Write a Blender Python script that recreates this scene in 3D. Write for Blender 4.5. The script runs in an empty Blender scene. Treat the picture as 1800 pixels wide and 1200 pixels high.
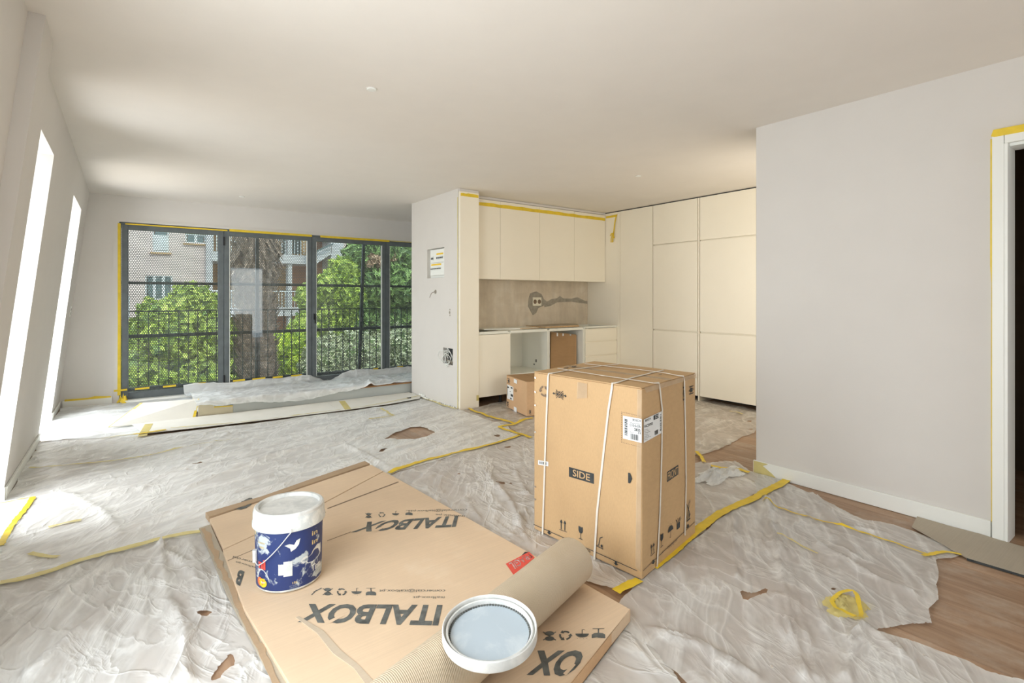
import bpy, math, random
import numpy as np
from mathutils import Vector
from mathutils.geometry import tessellate_polygon
random.seed(7); rng = np.random.default_rng(7)
SC = bpy.context.scene; COL = SC.collection

# ------------------------------------------------------------------ camera, sky, sun, area lights, exposure
F, HY, HC = 922.0, 523.0, 1.32
YAW = math.atan(680 / 922)
FW = np.array([math.sin(YAW), math.cos(YAW), 0.0]); RT = np.array([math.cos(YAW), -math.sin(YAW), 0.0])
cam = bpy.data.cameras.new('camera'); camo = bpy.data.objects.new('camera', cam); COL.objects.link(camo)
camo.location = (0, 0, HC); camo.rotation_euler = (math.pi / 2, 0, -YAW)
cam.sensor_width = 36; cam.lens = 36 * F / 1800; cam.shift_y = -(600 - HY) / 1800; cam.clip_start = .05; cam.clip_end = 300
SC.camera = camo
wd = bpy.data.worlds.new('sky'); SC.world = wd; wd.use_nodes = True
bg = wd.node_tree.nodes['Background']; bg.inputs[0].default_value = (.74, .87, 1.0, 1); bg.inputs[1].default_value = 2.9
sun = bpy.data.lights.new('sun', 'SUN'); sun.energy = 2.9; sun.angle = math.radians(.6); sun.color = (1, .93, .82)
so = bpy.data.objects.new('sun', sun); COL.objects.link(so)
so.rotation_euler = Vector((-.16, .74, -.80)).to_track_quat('-Z', 'Y').to_euler()
def area(name, loc, rot, sx, sy, power, color, portal=False):
    l = bpy.data.lights.new(name, 'AREA'); l.shape = 'RECTANGLE'; l.size = sx; l.size_y = sy; l.energy = power; l.color = color
    l.cycles.is_portal = portal
    o = bpy.data.objects.new(name, l); COL.objects.link(o); o.location = loc; o.rotation_euler = rot; return o
R90 = math.pi / 2
area('rear_window_daylight', (3.23, -2.6, 1.2), (R90, 0, 0), .9, 2.1, 16, (1, .93, .84))
area('side_window_daylight', (-.50, 1.2, 1.15), (R90, 0, -R90), 1.9, 1.7, 45, (.97, .98, .98))
area('near_niche_daylight', (-1.05, 4.34, 1.15), (R90, 0, -R90), .66, 2.2, 23, (1, .985, .97))
area('far_niche_daylight', (-1.05, 6.88, 1.15), (R90, 0, -R90), .98, 2.2, 42, (1, .985, .96))
area('alcove_fill_light', (5.0, 2.16, 1.5), (R90, 0, 0), 1.5, 1.7, 15, (1, .91, .77))
area('portal_window_wall', (2.2, 8.34, 1.15), (R90, 0, math.pi), 4.8, 2.25, 1, (1, 1, 1), True)
SC.view_settings.view_transform = 'Standard'; SC.view_settings.look = 'None'; SC.view_settings.gamma = 1
SC.view_settings.use_curve_mapping = False; SC.view_settings.exposure = 0.28
SC.cycles.use_denoising = True; SC.cycles.max_bounces = 9; SC.cycles.diffuse_bounces = 5; SC.cycles.transparent_max_bounces = 16
SC.cycles.sample_clamp_indirect = 6; SC.cycles.caustics_reflective = False; SC.cycles.caustics_refractive = False

# ------------------------------------------------------------------ points from the photograph's rays onto real planes
def ray(x, y): return FW + RT * ((x - 900) / F) + np.array([0, 0, (HY - y) / F])
CP = np.array([0, 0, HC])
def onZ(x, y, z=0.0): r = ray(x, y); return CP + r * ((z - HC) / r[2])
def onX(x, y, X): r = ray(x, y); return CP + r * (X / r[0])
def onY(x, y, Y): r = ray(x, y); return CP + r * (Y / r[1])
def onP(x, y, p, n):
    r = ray(x, y); n = np.array(n, float); return CP + r * (np.dot(np.array(p, float) - CP, n) / np.dot(r, n))

# ------------------------------------------------------------------ materials
def _nt(name):
    m = bpy.data.materials.new(name); m.use_nodes = True; nt = m.node_tree
    return m, nt, nt.nodes['Principled BSDF']
def N(nt, typ, **kw):
    n = nt.nodes.new(typ)
    for k, v in kw.items():
        if k.startswith('i_'): n.inputs[k[2:].replace('_', ' ')].default_value = v
        else: setattr(n, k, v)
    return n
def coords(nt, scale=(1, 1, 1), rot=(0, 0, 0), obj=True):
    tc = N(nt, 'ShaderNodeTexCoord'); mp = N(nt, 'ShaderNodeMapping')
    mp.inputs['Scale'].default_value = scale; mp.inputs['Rotation'].default_value = rot
    nt.links.new(tc.outputs['Object' if obj else 'Generated'], mp.inputs[0]); return mp.outputs[0]
def ramp(nt, fac, stops):
    r = N(nt, 'ShaderNodeValToRGB'); e = r.color_ramp.elements
    e[0].position, e[0].color = stops[0][0], (*stops[0][1], 1); e[1].position, e[1].color = stops[-1][0], (*stops[-1][1], 1)
    for p, c in stops[1:-1]:
        q = e.new(p); q.color = (*c, 1)
    nt.links.new(fac, r.inputs[0]); return r.outputs[0]
def noise(nt, vec, scale, detail=4, rough=.55, dist=0):
    n = N(nt, 'ShaderNodeTexNoise', i_Scale=scale, i_Detail=detail, i_Roughness=rough, i_Distortion=dist)
    nt.links.new(vec, n.inputs['Vector']); return n.outputs['Fac']
def bumpn(nt, p, h, strength, dist=.01):
    b = N(nt, 'ShaderNodeBump', i_Strength=strength, i_Distance=dist); nt.links.new(h, b.inputs['Height'])
    nt.links.new(b.outputs[0], p.inputs['Normal'])
def flat(name, c, rough=.6, spec=.3, metal=0, var=.04, vs=4, bump=0, bs=60, scale=(1, 1, 1)):
    m, nt, p = _nt(name); p.inputs['Roughness'].default_value = rough; p.inputs['Specular IOR Level'].default_value = spec
    p.inputs['Metallic'].default_value = metal
    v = coords(nt, scale); n = noise(nt, v, vs, 3)
    lo = tuple(max(0, x * (1 - var)) for x in c); hi = tuple(min(1, x * (1 + var)) for x in c)
    nt.links.new(ramp(nt, n, [(.3, lo), (.7, hi)]), p.inputs['Base Color'])
    if bump: bumpn(nt, p, noise(nt, v, bs, 3), bump, .004)
    return m
M = {}
M['wall'] = flat('painted_wall', (.69, .662, .62), .75, .2, var=.012, bump=.05, bs=90)
M['ceil'] = flat('painted_ceiling', (.775, .73, .665), .85, .15, var=.012)
M['trimw'] = flat('painted_trim', (.84, .85, .80), .4, .4, var=.01)
M['cab'] = flat('cream_lacquer', (.90, .84, .70), .38, .4, var=.008)
M['cabin'] = flat('white_melamine', (.82, .82, .74), .45, .35, var=.01)
M['frame'] = flat('anthracite_metal', (.125, .145, .15), .45, .4, var=.12, vs=9)
M['screen'] = flat('grey_perforated_metal', (.20, .185, .175), .5, .4, var=.08)
M['rail'] = flat('dark_rail_metal', (.10, .11, .11), .5, .4, var=.08)
M['black'] = flat('black_plastic', (.02, .02, .022), .5, .3)
M['ink'] = flat('dark_ink', (.055, .06, .06), .7, .2, var=.25, vs=14)
M['ink2'] = flat('faded_print_ink', (.125, .13, .12), .75, .2, var=.4, vs=22)
M['inklite'] = flat('brown_print_ink', (.22, .16, .11), .75, .2, var=.2)
M['paper'] = flat('label_paper', (.82, .84, .84), .5, .3, var=.02)
M['red'] = flat('red_label', (.72, .085, .06), .45, .4, var=.05)
M['strap'] = flat('white_strap', (.74, .70, .62), .4, .4, var=.05, vs=30)
M['staple'] = flat('bright_staple', (.8, .8, .78), .25, .6, .9)
M['orange'] = flat('orange_ink', (.80, .20, .06), .5, .3)
M['yel'] = flat('yellow_ink', (.88, .58, .03), .5, .3)
M['goldprint'] = flat('gold_print', (.70, .58, .30), .5, .3)
M['socket'] = flat('socket_cream', (.80, .76, .62), .4, .4)
M['cable'] = flat('white_cable', (.78, .80, .76), .45, .35)
M['chip'] = flat('chipboard', (.50, .33, .17), .8, .2, var=.2, vs=90)
M['cream'] = flat('raw_cream_board', (.66, .60, .44), .7, .2, var=.05)
M['riser'] = flat('grey_riser_paint', (.50, .53, .51), .7, .2, var=.03)
M['woodedge'] = flat('brown_wood_edge', (.36, .19, .08), .6, .3, var=.2, vs=20, scale=(1, 8, 8))
M['pwhite'] = flat('white_protective_paper', (.80, .79, .73), .7, .2, var=.03, vs=6)
M['dust'] = flat('plaster_crumb', (.62, .57, .50), .9, .1)
M['greyprimer'] = flat('grey_cement', (.36, .33, .27), .9, .1, var=.15, vs=20, bump=.4)
M['corrshade'] = flat('shade_toned_corridor_wall', (.16, .13, .10), .8, .2)  # the unlit corridor's darkness is put into the wall colour
# exterior
M['pink'] = flat('pink_render', (.64, .53, .49), .85, .1, var=.03, vs=.8)
M['extw'] = flat('pale_render', (.58, .57, .57), .8, .1, var=.04, vs=1)
M['terra'] = flat('terracotta_render', (.50, .24, .13), .85, .1, var=.08, vs=.7)
M['ochre'] = flat('ochre_render', (.52, .34, .17), .85, .1, var=.06, vs=.7)
M['glassd'] = flat('dark_window_glass', (.10, .15, .15), .12, .6, var=.3, vs=1.2)
M['shut'] = flat('pale_shutter', (.62, .66, .66), .6, .3)
M['ground'] = flat('garden_ground', (.22, .17, .11), .95, .05, var=.3, vs=2)
M['bark2'] = flat('tree_bark', (.13, .09, .06), .9, .1, var=.2)
def leafmat(name, c, c2):
    m, nt, p = _nt(name); oi = N(nt, 'ShaderNodeNewGeometry')
    nt.links.new(ramp(nt, oi.outputs['Random Per Island'], [(0, c), (.55, c2), (1, tuple(min(1, x * 1.5) for x in c2))]), p.inputs['Base Color'])
    p.inputs['Roughness'].default_value = .5; return m
M['leafA'] = leafmat('laurel_leaves', (.13, .22, .03), (.42, .52, .08))
M['leafB'] = leafmat('lime_leaves', (.20, .36, .03), (.50, .62, .05))
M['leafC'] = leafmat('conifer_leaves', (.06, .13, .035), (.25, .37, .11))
M['leafD'] = leafmat('olive_leaves', (.16, .18, .08), (.50, .52, .32))
M['leafE'] = leafmat('dry_leaves', (.26, .15, .08), (.50, .34, .22))
def m_palm():
    m, nt, p = _nt('palm_bark'); v = coords(nt); n = noise(nt, v, 9, 5, .7)
    nt.links.new(ramp(nt, n, [(.32, (.08, .055, .04)), (.52, (.24, .17, .12)), (.68, (.50, .36, .26))]), p.inputs['Base Color'])
    p.inputs['Roughness'].default_value = .9; bumpn(nt, p, n, .8, .05); return m
M['palm'] = m_palm()
# wood floor, varies plank by plank
def m_wood():
    m, nt, p = _nt('oak_floorboards'); v = coords(nt, (9, .8, 9)); n = noise(nt, v, 3.2, 6, .6, .6)
    base = ramp(nt, n, [(.25, (.25, .145, .085)), (.5, (.36, .225, .135)), (.75, (.45, .30, .19))])
    dn = noise(nt, coords(nt, (1, 1, 1)), 2.6, 6, .7); dr = ramp(nt, dn, [(.50, (0, 0, 0)), (.72, (.75, .75, .75))])
    mx = N(nt, 'ShaderNodeMix', data_type='RGBA'); nt.links.new(dr, mx.inputs[0]); nt.links.new(base, mx.inputs[6]); mx.inputs[7].default_value = (.50, .41, .32, 1)
    oi = N(nt, 'ShaderNodeObjectInfo'); hs = N(nt, 'ShaderNodeHueSaturation'); mr = N(nt, 'ShaderNodeMapRange'); mr.inputs[3].default_value = .88; mr.inputs[4].default_value = 1.1
    nt.links.new(oi.outputs['Random'], mr.inputs[0]); nt.links.new(mr.outputs[0], hs.inputs['Value']); nt.links.new(mx.outputs[2], hs.inputs['Color'])
    nt.links.new(hs.outputs[0], p.inputs['Base Color']); p.inputs['Roughness'].default_value = .5; bumpn(nt, p, n, .12, .003); return m
M['wood'] = m_wood()
# crumpled translucent dust sheet: thin film, whiter along its creases where it doubles up
def m_plastic(name, alpha, col, bstr=.8, ang=.4):
    bstr *= .62
    m, nt, p = _nt(name); v = coords(nt)
    p.inputs['Base Color'].default_value = (*col, 1); p.inputs['Roughness'].default_value = .3; p.inputs['Specular IOR Level'].default_value = .5
    d = N(nt, 'ShaderNodeTexNoise', i_Scale=1.9, i_Detail=2); nt.links.new(v, d.inputs['Vector'])
    def rid(scale, sc, rot, pw):
        mp = N(nt, 'ShaderNodeMapping', vector_type='TEXTURE'); mp.inputs['Rotation'].default_value = (0, 0, rot); mp.inputs['Scale'].default_value = sc; nt.links.new(v, mp.inputs[0])
        mv = N(nt, 'ShaderNodeMix', data_type='VECTOR'); mv.inputs[0].default_value = .13; nt.links.new(mp.outputs[0], mv.inputs[4]); nt.links.new(d.outputs['Color'], mv.inputs[5])
        n1 = N(nt, 'ShaderNodeTexNoise', i_Scale=scale, i_Detail=4, i_Roughness=.5, i_Distortion=.5); nt.links.new(mv.outputs[1], n1.inputs['Vector'])
        a = N(nt, 'ShaderNodeMath', operation='SUBTRACT'); a.inputs[1].default_value = .5; nt.links.new(n1.outputs['Fac'], a.inputs[0])
        b = N(nt, 'ShaderNodeMath', operation='ABSOLUTE'); nt.links.new(a.outputs[0], b.inputs[0])
        c = N(nt, 'ShaderNodeMapRange'); c.inputs[1].default_value = 0; c.inputs[2].default_value = .09; c.inputs[3].default_value = 1; c.inputs[4].default_value = 0; nt.links.new(b.outputs[0], c.inputs[0])
        q = N(nt, 'ShaderNodeMath', operation='POWER'); q.inputs[1].default_value = pw; nt.links.new(c.outputs[0], q.inputs[0]); return q.outputs[0]
    r1 = rid(6.5, (5.5, 1, 1), ang, 1.6); r2 = rid(9, (2.6, 1, 1), ang + .7, 1.7)
    s = N(nt, 'ShaderNodeMath', operation='MULTIPLY_ADD'); nt.links.new(r2, s.inputs[0]); s.inputs[1].default_value = .6; nt.links.new(r1, s.inputs[2])
    bumpn(nt, p, s.outputs[0], bstr, .012)
    tl = N(nt, 'ShaderNodeBsdfTranslucent'); tl.inputs[0].default_value = (*col, 1)
    ms = N(nt, 'ShaderNodeMixShader'); ms.inputs[0].default_value = .10; nt.links.new(p.outputs[0], ms.inputs[1]); nt.links.new(tl.outputs[0], ms.inputs[2])
    tr = N(nt, 'ShaderNodeBsdfTransparent'); mt = N(nt, 'ShaderNodeMixShader')
    an = noise(nt, v, 1.6, 5, .6); mr = N(nt, 'ShaderNodeMapRange'); mr.inputs[1].default_value = .3; mr.inputs[2].default_value = .7
    mr.inputs[3].default_value = alpha - .16; mr.inputs[4].default_value = alpha + .02; nt.links.new(an, mr.inputs[0])
    ad = N(nt, 'ShaderNodeMath', operation='MULTIPLY_ADD', use_clamp=True); nt.links.new(s.outputs[0], ad.inputs[0]); ad.inputs[1].default_value = .22; nt.links.new(mr.outputs[0], ad.inputs[2])
    nt.links.new(ad.outputs[0], mt.inputs[0]); nt.links.new(tr.outputs[0], mt.inputs[1]); nt.links.new(ms.outputs[0], mt.inputs[2])
    nt.links.new(mt.outputs[0], nt.nodes['Material Output'].inputs[0]); return m
M['plA'] = m_plastic('dust_sheet_dense', .86, (.90, .90, .87), .9, .4)
M['plB'] = m_plastic('dust_sheet_near', .72, (.88, .88, .85), .8, 1.3)
M['plC'] = m_plastic('dust_sheet_middle', .70, (.88, .86, .82), .9, .9)
M['plD'] = m_plastic('dust_sheet_thin', .62, (.84, .84, .81), .6, .6)
M['plE'] = m_plastic('dust_sheet_kitchen', .58, (.82, .79, .72), .7, .2)
M['plF'] = m_plastic('dust_sheet_window', .88, (.90, .93, .93), .6, .1)
def m_tape(name, c, a=1.0):
    m, nt, p = _nt(name); v = coords(nt); n = noise(nt, v, 14, 4)
    nt.links.new(ramp(nt, n, [(.3, tuple(x * .82 for x in c)), (.7, c)]), p.inputs['Base Color']); p.inputs['Roughness'].default_value = .55
    bumpn(nt, p, noise(nt, v, 45, 3), .25, .003)
    if a < 1:
        p.inputs['Alpha'].default_value = a
    return m
M['tape'] = m_tape('yellow_masking_tape', (.86, .62, .035)); M['tape2'] = m_tape('pale_yellow_tape', (.82, .70, .26), .8)
M['tapec'] = m_tape('clear_packing_tape', (.72, .55, .36), .55)
def m_card(name, c, stain=None, corr=0, rot=0):
    m, nt, p = _nt(name); v = coords(nt, (1, 1, 1), (0, 0, rot)); n = noise(nt, v, 2.2, 5, .6)
    lo = tuple(x * .90 for x in c); s = [(.3, lo), (.6, c)]
    if stain: s.append((.78, stain))
    n2 = noise(nt, coords(nt, (3, 140, 60), (0, 0, rot)), 1.0, 2)
    mx = N(nt, 'ShaderNodeMix', data_type='RGBA', blend_type='MULTIPLY'); mx.inputs[0].default_value = .35
    nt.links.new(ramp(nt, n, s), mx.inputs[6]); nt.links.new(ramp(nt, n2, [(.3, (.82, .82, .82)), (.7, (1, 1, 1))]), mx.inputs[7])
    nt.links.new(mx.outputs[2], p.inputs['Base Color']); p.inputs['Roughness'].default_value = .72; p.inputs['Specular IOR Level'].default_value = .25
    bumpn(nt, p, n2, .12, .003); return m
M['card'] = m_card('box_cardboard', (.60, .40, .21)); M['cards'] = m_card('small_box_cardboard', (.68, .44, .25))
M['slab'] = m_card('dusty_cardboard', (.74, .565, .39), (.80, .66, .50), rot=-.3); M['carddk'] = m_card('brown_cardboard', (.42, .26, .13))
M['tan'] = m_card('pale_grey_cardboard', (.46, .40, .31)); M['tornpale'] = m_card('torn_paper_liner', (.58, .48, .36)); M['slabedge'] = m_card('cardboard_torn_edge', (.46, .33, .21))
def m_roll():
    m, nt, p = _nt('corrugated_roll_paper'); v = coords(nt)
    w = N(nt, 'ShaderNodeTexWave', i_Scale=52, i_Distortion=.3); w.bands_direction = 'X'; nt.links.new(v, w.inputs['Vector'])
    n = noise(nt, v, 3, 4); mx = N(nt, 'ShaderNodeMix', data_type='RGBA', blend_type='MULTIPLY'); mx.inputs[0].default_value = .5
    nt.links.new(ramp(nt, n, [(.3, (.52, .42, .29)), (.7, (.60, .50, .37))]), mx.inputs[6]); nt.links.new(ramp(nt, w.outputs['Fac'], [(0, (.85, .85, .85)), (1, (1, 1, 1))]), mx.inputs[7])
    nt.links.new(mx.outputs[2], p.inputs['Base Color']); p.inputs['Roughness'].default_value = .75; bumpn(nt, p, w.outputs['Fac'], .3, .004); return m
M['roll'] = m_roll()
def m_plaster():
    m, nt, p = _nt('bare_plaster'); v = coords(nt); n = noise(nt, v, 3.2, 7, .65, .4); n2 = noise(nt, coords(nt, (9, 9, 1.2)), 1.3, 4)
    mx = N(nt, 'ShaderNodeMix', data_type='RGBA', blend_type='MULTIPLY'); mx.inputs[0].default_value = .5
    nt.links.new(ramp(nt, n, [(.3, (.60, .51, .39)), (.5, (.68, .59, .46)), (.72, (.78, .71, .59))]), mx.inputs[6]); nt.links.new(ramp(nt, n2, [(.35, (.8, .8, .8)), (.6, (1, 1, 1))]), mx.inputs[7])
    nt.links.new(mx.outputs[2], p.inputs['Base Color']); p.inputs['Roughness'].default_value = .9; bumpn(nt, p, n, .4, .01); return m
M['plaster'] = m_plaster()
def m_splash(name, under, paint, lo, hi, scale, z=None):
    m, nt, p = _nt(name); v = coords(nt); n = noise(nt, v, scale, 8, .62, .5)
    nt.links.new(ramp(nt, n, [(lo, under), (hi, paint)]), p.inputs['Base Color']); p.inputs['Roughness'].default_value = .42
    bumpn(nt, p, n, .2, .006); return m
M['blue'] = m_splash('blue_paint_label', (.02, .04, .155), (.52, .58, .60), .555, .61, 12)
M['buckw'] = m_splash('paint_smeared_white_plastic', (.60, .63, .62), (.80, .81, .78), .45, .6, 22)
M['lidtop'] = m_splash('dusty_lid_plastic', (.54, .55, .53), (.70, .70, .67), .38, .6, 14)
M['lidblue'] = m_splash('wet_paint_film', (.42, .49, .54), (.58, .63, .65), .5, .72, 6)
def m_glass():
    m, nt, p = _nt('window_glass'); nt.nodes.remove(p)
    tr = N(nt, 'ShaderNodeBsdfTransparent'); tr.inputs[0].default_value = (.90, .95, .94, 1)
    gl = N(nt, 'ShaderNodeBsdfGlossy', i_Roughness=.01); lw = N(nt, 'ShaderNodeFresnel', i_IOR=1.45)
    ms = N(nt, 'ShaderNodeMixShader'); nt.links.new(lw.outputs[0], ms.inputs[0]); nt.links.new(tr.outputs[0], ms.inputs[1]); nt.links.new(gl.outputs[0], ms.inputs[2])
    df = N(nt, 'ShaderNodeBsdfDiffuse'); df.inputs[0].default_value = (.8, .8, .78, 1); m2 = N(nt, 'ShaderNodeMixShader')
    n = noise(nt, coords(nt), 1.3, 5, .6); mr = N(nt, 'ShaderNodeMapRange'); mr.inputs[1].default_value = .4; mr.inputs[2].default_value = .75; mr.inputs[3].default_value = .02; mr.inputs[4].default_value = .06
    nt.links.new(n, mr.inputs[0]); nt.links.new(mr.outputs[0], m2.inputs[0]); nt.links.new(ms.outputs[0], m2.inputs[1]); nt.links.new(df.outputs[0], m2.inputs[2])
    nt.links.new(m2.outputs[0], nt.nodes['Material Output'].inputs[0]); return m
M['glass'] = m_glass()

# ------------------------------------------------------------------ object helpers
ORG = {}
def mk(name, vf, mat, parent=None, kind=None, bev=0, smooth=False, local=False):
    v, f = vf; v = np.array(v, float).reshape(-1, 3)
    if parent is not None and not local: v = v - ORG.get(parent.name, np.zeros(3))
    me = bpy.data.meshes.new(name); me.from_pydata(v.tolist(), [], [tuple(int(i) for i in q) for q in f]); me.materials.append(M[mat] if isinstance(mat, str) else mat)
    if smooth:
        me.shade_smooth()
        if 'sheet' not in name and 'tape' not in name: me.set_sharp_from_angle(angle=.6)
    me.update(); o = bpy.data.objects.new(name, me); COL.objects.link(o)
    if parent is not None: o.parent = parent; ORG[o.name] = ORG.get(parent.name, np.zeros(3))
    if kind: o['kind'] = kind
    if bev:
        b = o.modifiers.new('bevel', 'BEVEL'); b.width = bev; b.segments = 2; b.limit_method = 'ANGLE'; b.angle_limit = .6
    return o
def tag(o, label, cat, group=None):
    o['label'] = label; o['category'] = cat
    if group: o['group'] = group
    return o
def thing(name, label, cat, loc, group=None):
    o = bpy.data.objects.new(name, None); o.empty_display_size = .05; COL.objects.link(o); o.location = tuple(float(a) for a in loc)
    ORG[o.name] = np.array(loc, float); return tag(o, label, cat, group)
def struct(name, vf, mat, parent=None, **k):
    return mk(name, vf, mat, parent, kind='structure' if parent is None else None, **k)
BF = [(0, 3, 2, 1), (4, 5, 6, 7), (0, 1, 5, 4), (1, 2, 6, 5), (2, 3, 7, 6), (3, 0, 4, 7)]
def box(x0, x1, y0, y1, z0, z1):
    return [(x0, y0, z0), (x1, y0, z0), (x1, y1, z0), (x0, y1, z0), (x0, y0, z1), (x1, y0, z1), (x1, y1, z1), (x0, y1, z1)], BF
def join(*l):
    V, Fc, n = [], [], 0
    for v, f in l:
        V += [tuple(p) for p in v]; Fc += [tuple(int(i) + n for i in q) for q in f]; n = len(V)
    return V, Fc
def xf(vf, fn): return [tuple(fn(np.array(p, float))) for p in vf[0]], vf[1]
def rotz(vf, a, c=(0, 0, 0)):
    s, k = math.sin(a), math.cos(a); return [(c[0] + p[0] * k - p[1] * s, c[1] + p[0] * s + p[1] * k, c[2] + p[2]) for p in vf[0]], vf[1]
def prism(poly, z0, z1):
    n = len(poly); z0 = z0 if hasattr(z0, '__len__') else [z0] * n; z1 = z1 if hasattr(z1, '__len__') else [z1] * n
    v = [(p[0], p[1], z) for p, z in zip(poly, z0)] + [(p[0], p[1], z) for p, z in zip(poly, z1)]
    t = tessellate_polygon([[Vector((p[0], p[1], 0)) for p in poly]])
    ar = sum(poly[i][0] * poly[(i + 1) % n][1] - poly[(i + 1) % n][0] * poly[i][1] for i in range(n))
    f = []
    for a, b, c in t:
        A, B, Cc = poly[a], poly[b], poly[c]
        cr = (B[0] - A[0]) * (Cc[1] - A[1]) - (B[1] - A[1]) * (Cc[0] - A[0])
        if cr < 0: a, c = c, a
        f += [(a + n, b + n, c + n), (c, b, a)]
    for i in range(n):
        j = (i + 1) % n; q = (i, j, j + n, i + n); f.append(q if ar > 0 else q[::-1])
    return v, f
def lathe(prof, c, n=48):
    v = []; f = []
    for r, z in prof:
        for i in range(n):
            a = 2 * math.pi * i / n; v.append((c[0] + r * math.cos(a), c[1] + r * math.sin(a), c[2] + z))
    m = len(prof)
    for k in range(m - 1):
        for i in range(n):
            j = (i + 1) % n; f.append((k * n + i, k * n + j, (k + 1) * n + j, (k + 1) * n + i))
    return v, f
def tube(pts, r, n=8, cap=True):
    pts = [np.array(p, float) for p in pts]; v = []; f = []
    for i, p in enumerate(pts):
        t = pts[min(i + 1, len(pts) - 1)] - pts[max(i - 1, 0)]; t = t / (np.linalg.norm(t) + 1e-9)
        u = np.cross(t, [0, 0, 1]); u = np.cross(t, [1, 0, 0]) if np.linalg.norm(u) < .1 else u; u /= np.linalg.norm(u); w = np.cross(t, u)
        rr = r[i] if hasattr(r, '__len__') else r
        for k in range(n):
            a = 2 * math.pi * k / n; v.append(tuple(p + rr * (u * math.cos(a) + w * math.sin(a))))
    for i in range(len(pts) - 1):
        for k in range(n):
            j = (k + 1) % n; f.append((i * n + k, i * n + j, (i + 1) * n + j, (i + 1) * n + k))
    if cap: f += [tuple(range(n))[::-1], tuple(range((len(pts) - 1) * n, len(pts) * n))]
    return v, f
def smooth_line(pts, step=.03):
    pts = [np.array(p, float) for p in pts]; out = []
    P = [2 * pts[0] - pts[1]] + pts + [2 * pts[-1] - pts[-2]]
    for i in range(1, len(P) - 2):
        a, b, c, d = P[i - 1:i + 3]; n = max(2, int(np.linalg.norm(c - b) / step))
        for k in range(n):
            t = k / n; out.append(.5 * ((2 * b) + (c - a) * t + (2 * a - 5 * b + 4 * c - d) * t * t + (-a + 3 * b - 3 * c + d) * t ** 3))
    out.append(pts[-1]); return out
def wallgrid(axis, pos, thick, us, zs, holes, shear=0.0):
    """wall of rectangular cells in the u-z plane with rectangular holes (u0,u1,z0,z1)"""
    us = sorted(set(us + [h[0] for h in holes] + [h[1] for h in holes])); zs = sorted(set(zs + [h[2] for h in holes] + [h[3] for h in holes]))
    parts = []
    for a, b in zip(us, us[1:]):
        for c, d in zip(zs, zs[1:]):
            um, zm = (a + b) / 2, (c + d) / 2
            if any(h[0] < um < h[1] and h[2] < zm < h[3] for h in holes): continue
            if axis == 'x':
                v, f = box(pos, pos + thick, a, b, c, d); v = [(p[0] + shear * p[2], p[1], p[2]) for p in v]
            else: v, f = box(a, b, pos, pos + thick, c, d)
            parts.append((v, f))
    return join(*parts)

# flat print: 2-D shapes (text or polygons) laid into a 3-D quad (bottom-left, bottom-right, top-right, top-left), lifted 1 mm
def shape_mesh(polys):
    v = []; f = []
    for poly in polys:
        n = len(v); v += [tuple(p) for p in poly]
        f += [(a + n, b + n, c + n) for a, b, c in tessellate_polygon([[Vector((p[0], p[1], 0)) for p in poly]])]
    return np.array(v, float), f
def text_mesh(s, bold=.0, shear=0):
    cu = bpy.data.curves.new('txt', 'FONT'); cu.body = s; cu.offset = bold; cu.shear = shear; cu.resolution_u = 3
    o = bpy.data.objects.new('txt', cu); me = bpy.data.meshes.new_from_object(o)
    v = np.array([p.co[:2] for p in me.vertices]); f = [tuple(p.vertices) for p in me.polygons]
    bpy.data.objects.remove(o); bpy.data.curves.remove(cu); bpy.data.meshes.remove(me); return v, f
def bilinear(q, u, v): return (q[0] * (1 - u) * (1 - v) + q[1] * u * (1 - v) + q[2] * u * v + q[3] * (1 - u) * v)
def decal(name, vf, quad, mat, parent, fit=True, lift=.0012, nrm=None):
    v, f = vf; q = [np.array(p, float) for p in quad]
    if fit: v = (v - v.min(0)) / (v.max(0) - v.min(0))
    nn = np.cross(q[1] - q[0], q[3] - q[0]); nn /= np.linalg.norm(nn)
    if nrm is not None and np.dot(nn, nrm) < 0: nn = -nn
    elif nrm is None and np.dot(nn, CP - q[0]) < 0: nn = -nn
    P = [bilinear(q, a, b) + nn * lift for a, b in v]
    out = []
    for t in f:
        a, b, c = P[t[0]], P[t[1]], P[t[2]]
        out.append(t if np.dot(np.cross(b - a, c - a), nn) > 0 else t[::-1])
    return mk(name, (P, out), mat, parent)
def rect(x0, x1, y0, y1): return [(x0, y0), (x1, y0), (x1, y1), (x0, y1)]
def ell(cx, cy, rx, ry, a0=0, a1=360, n=18, inner=None):
    o = [(cx + rx * math.cos(math.radians(a0 + (a1 - a0) * i / n)), cy + ry * math.sin(math.radians(a0 + (a1 - a0) * i / n))) for i in range(n + 1)]
    if inner: o += [(cx + rx * inner * math.cos(math.radians(a0 + (a1 - a0) * i / n)), cy + ry * inner * math.sin(math.radians(a0 + (a1 - a0) * i / n))) for i in range(n, -1, -1)]
    return o
def line2(a, b, w):
    a, b = np.array(a, float), np.array(b, float); d = b - a; d /= np.linalg.norm(d); n = np.array([-d[1], d[0]]) * w / 2
    return [tuple(a + n), tuple(a - n), tuple(b - n), tuple(b + n)]
def ic_arrows(): return [rect(0, 1, 0, .05)] + [q for x in (.25, .75) for q in (rect(x - .05, x + .05, .1, .75), [(x - .18, .7), (x + .18, .7), (x, 1)])]
def ic_glass(): return [rect(.15, .85, 0, .05), rect(.46, .54, .05, .5), [(.1, 1), (.1, .65), (.25, .5), (.5, .45), (.75, .5), (.9, .65), (.9, 1), (.6, .93), (.5, .97)]]
def ic_truck(): return [rect(0, 1, 0, .07), ell(.78, .22, .14, .12), line2((.1, .1), (.35, .18), .06), line2((.35, .15), (.55, .85), .08), line2((.55, .83), (.95, .98), .06)]
def ic_cross(): return ic_truck() + [line2((0, .2), (1, .9), .07), line2((0, .9), (1, .2), .07)]
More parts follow.
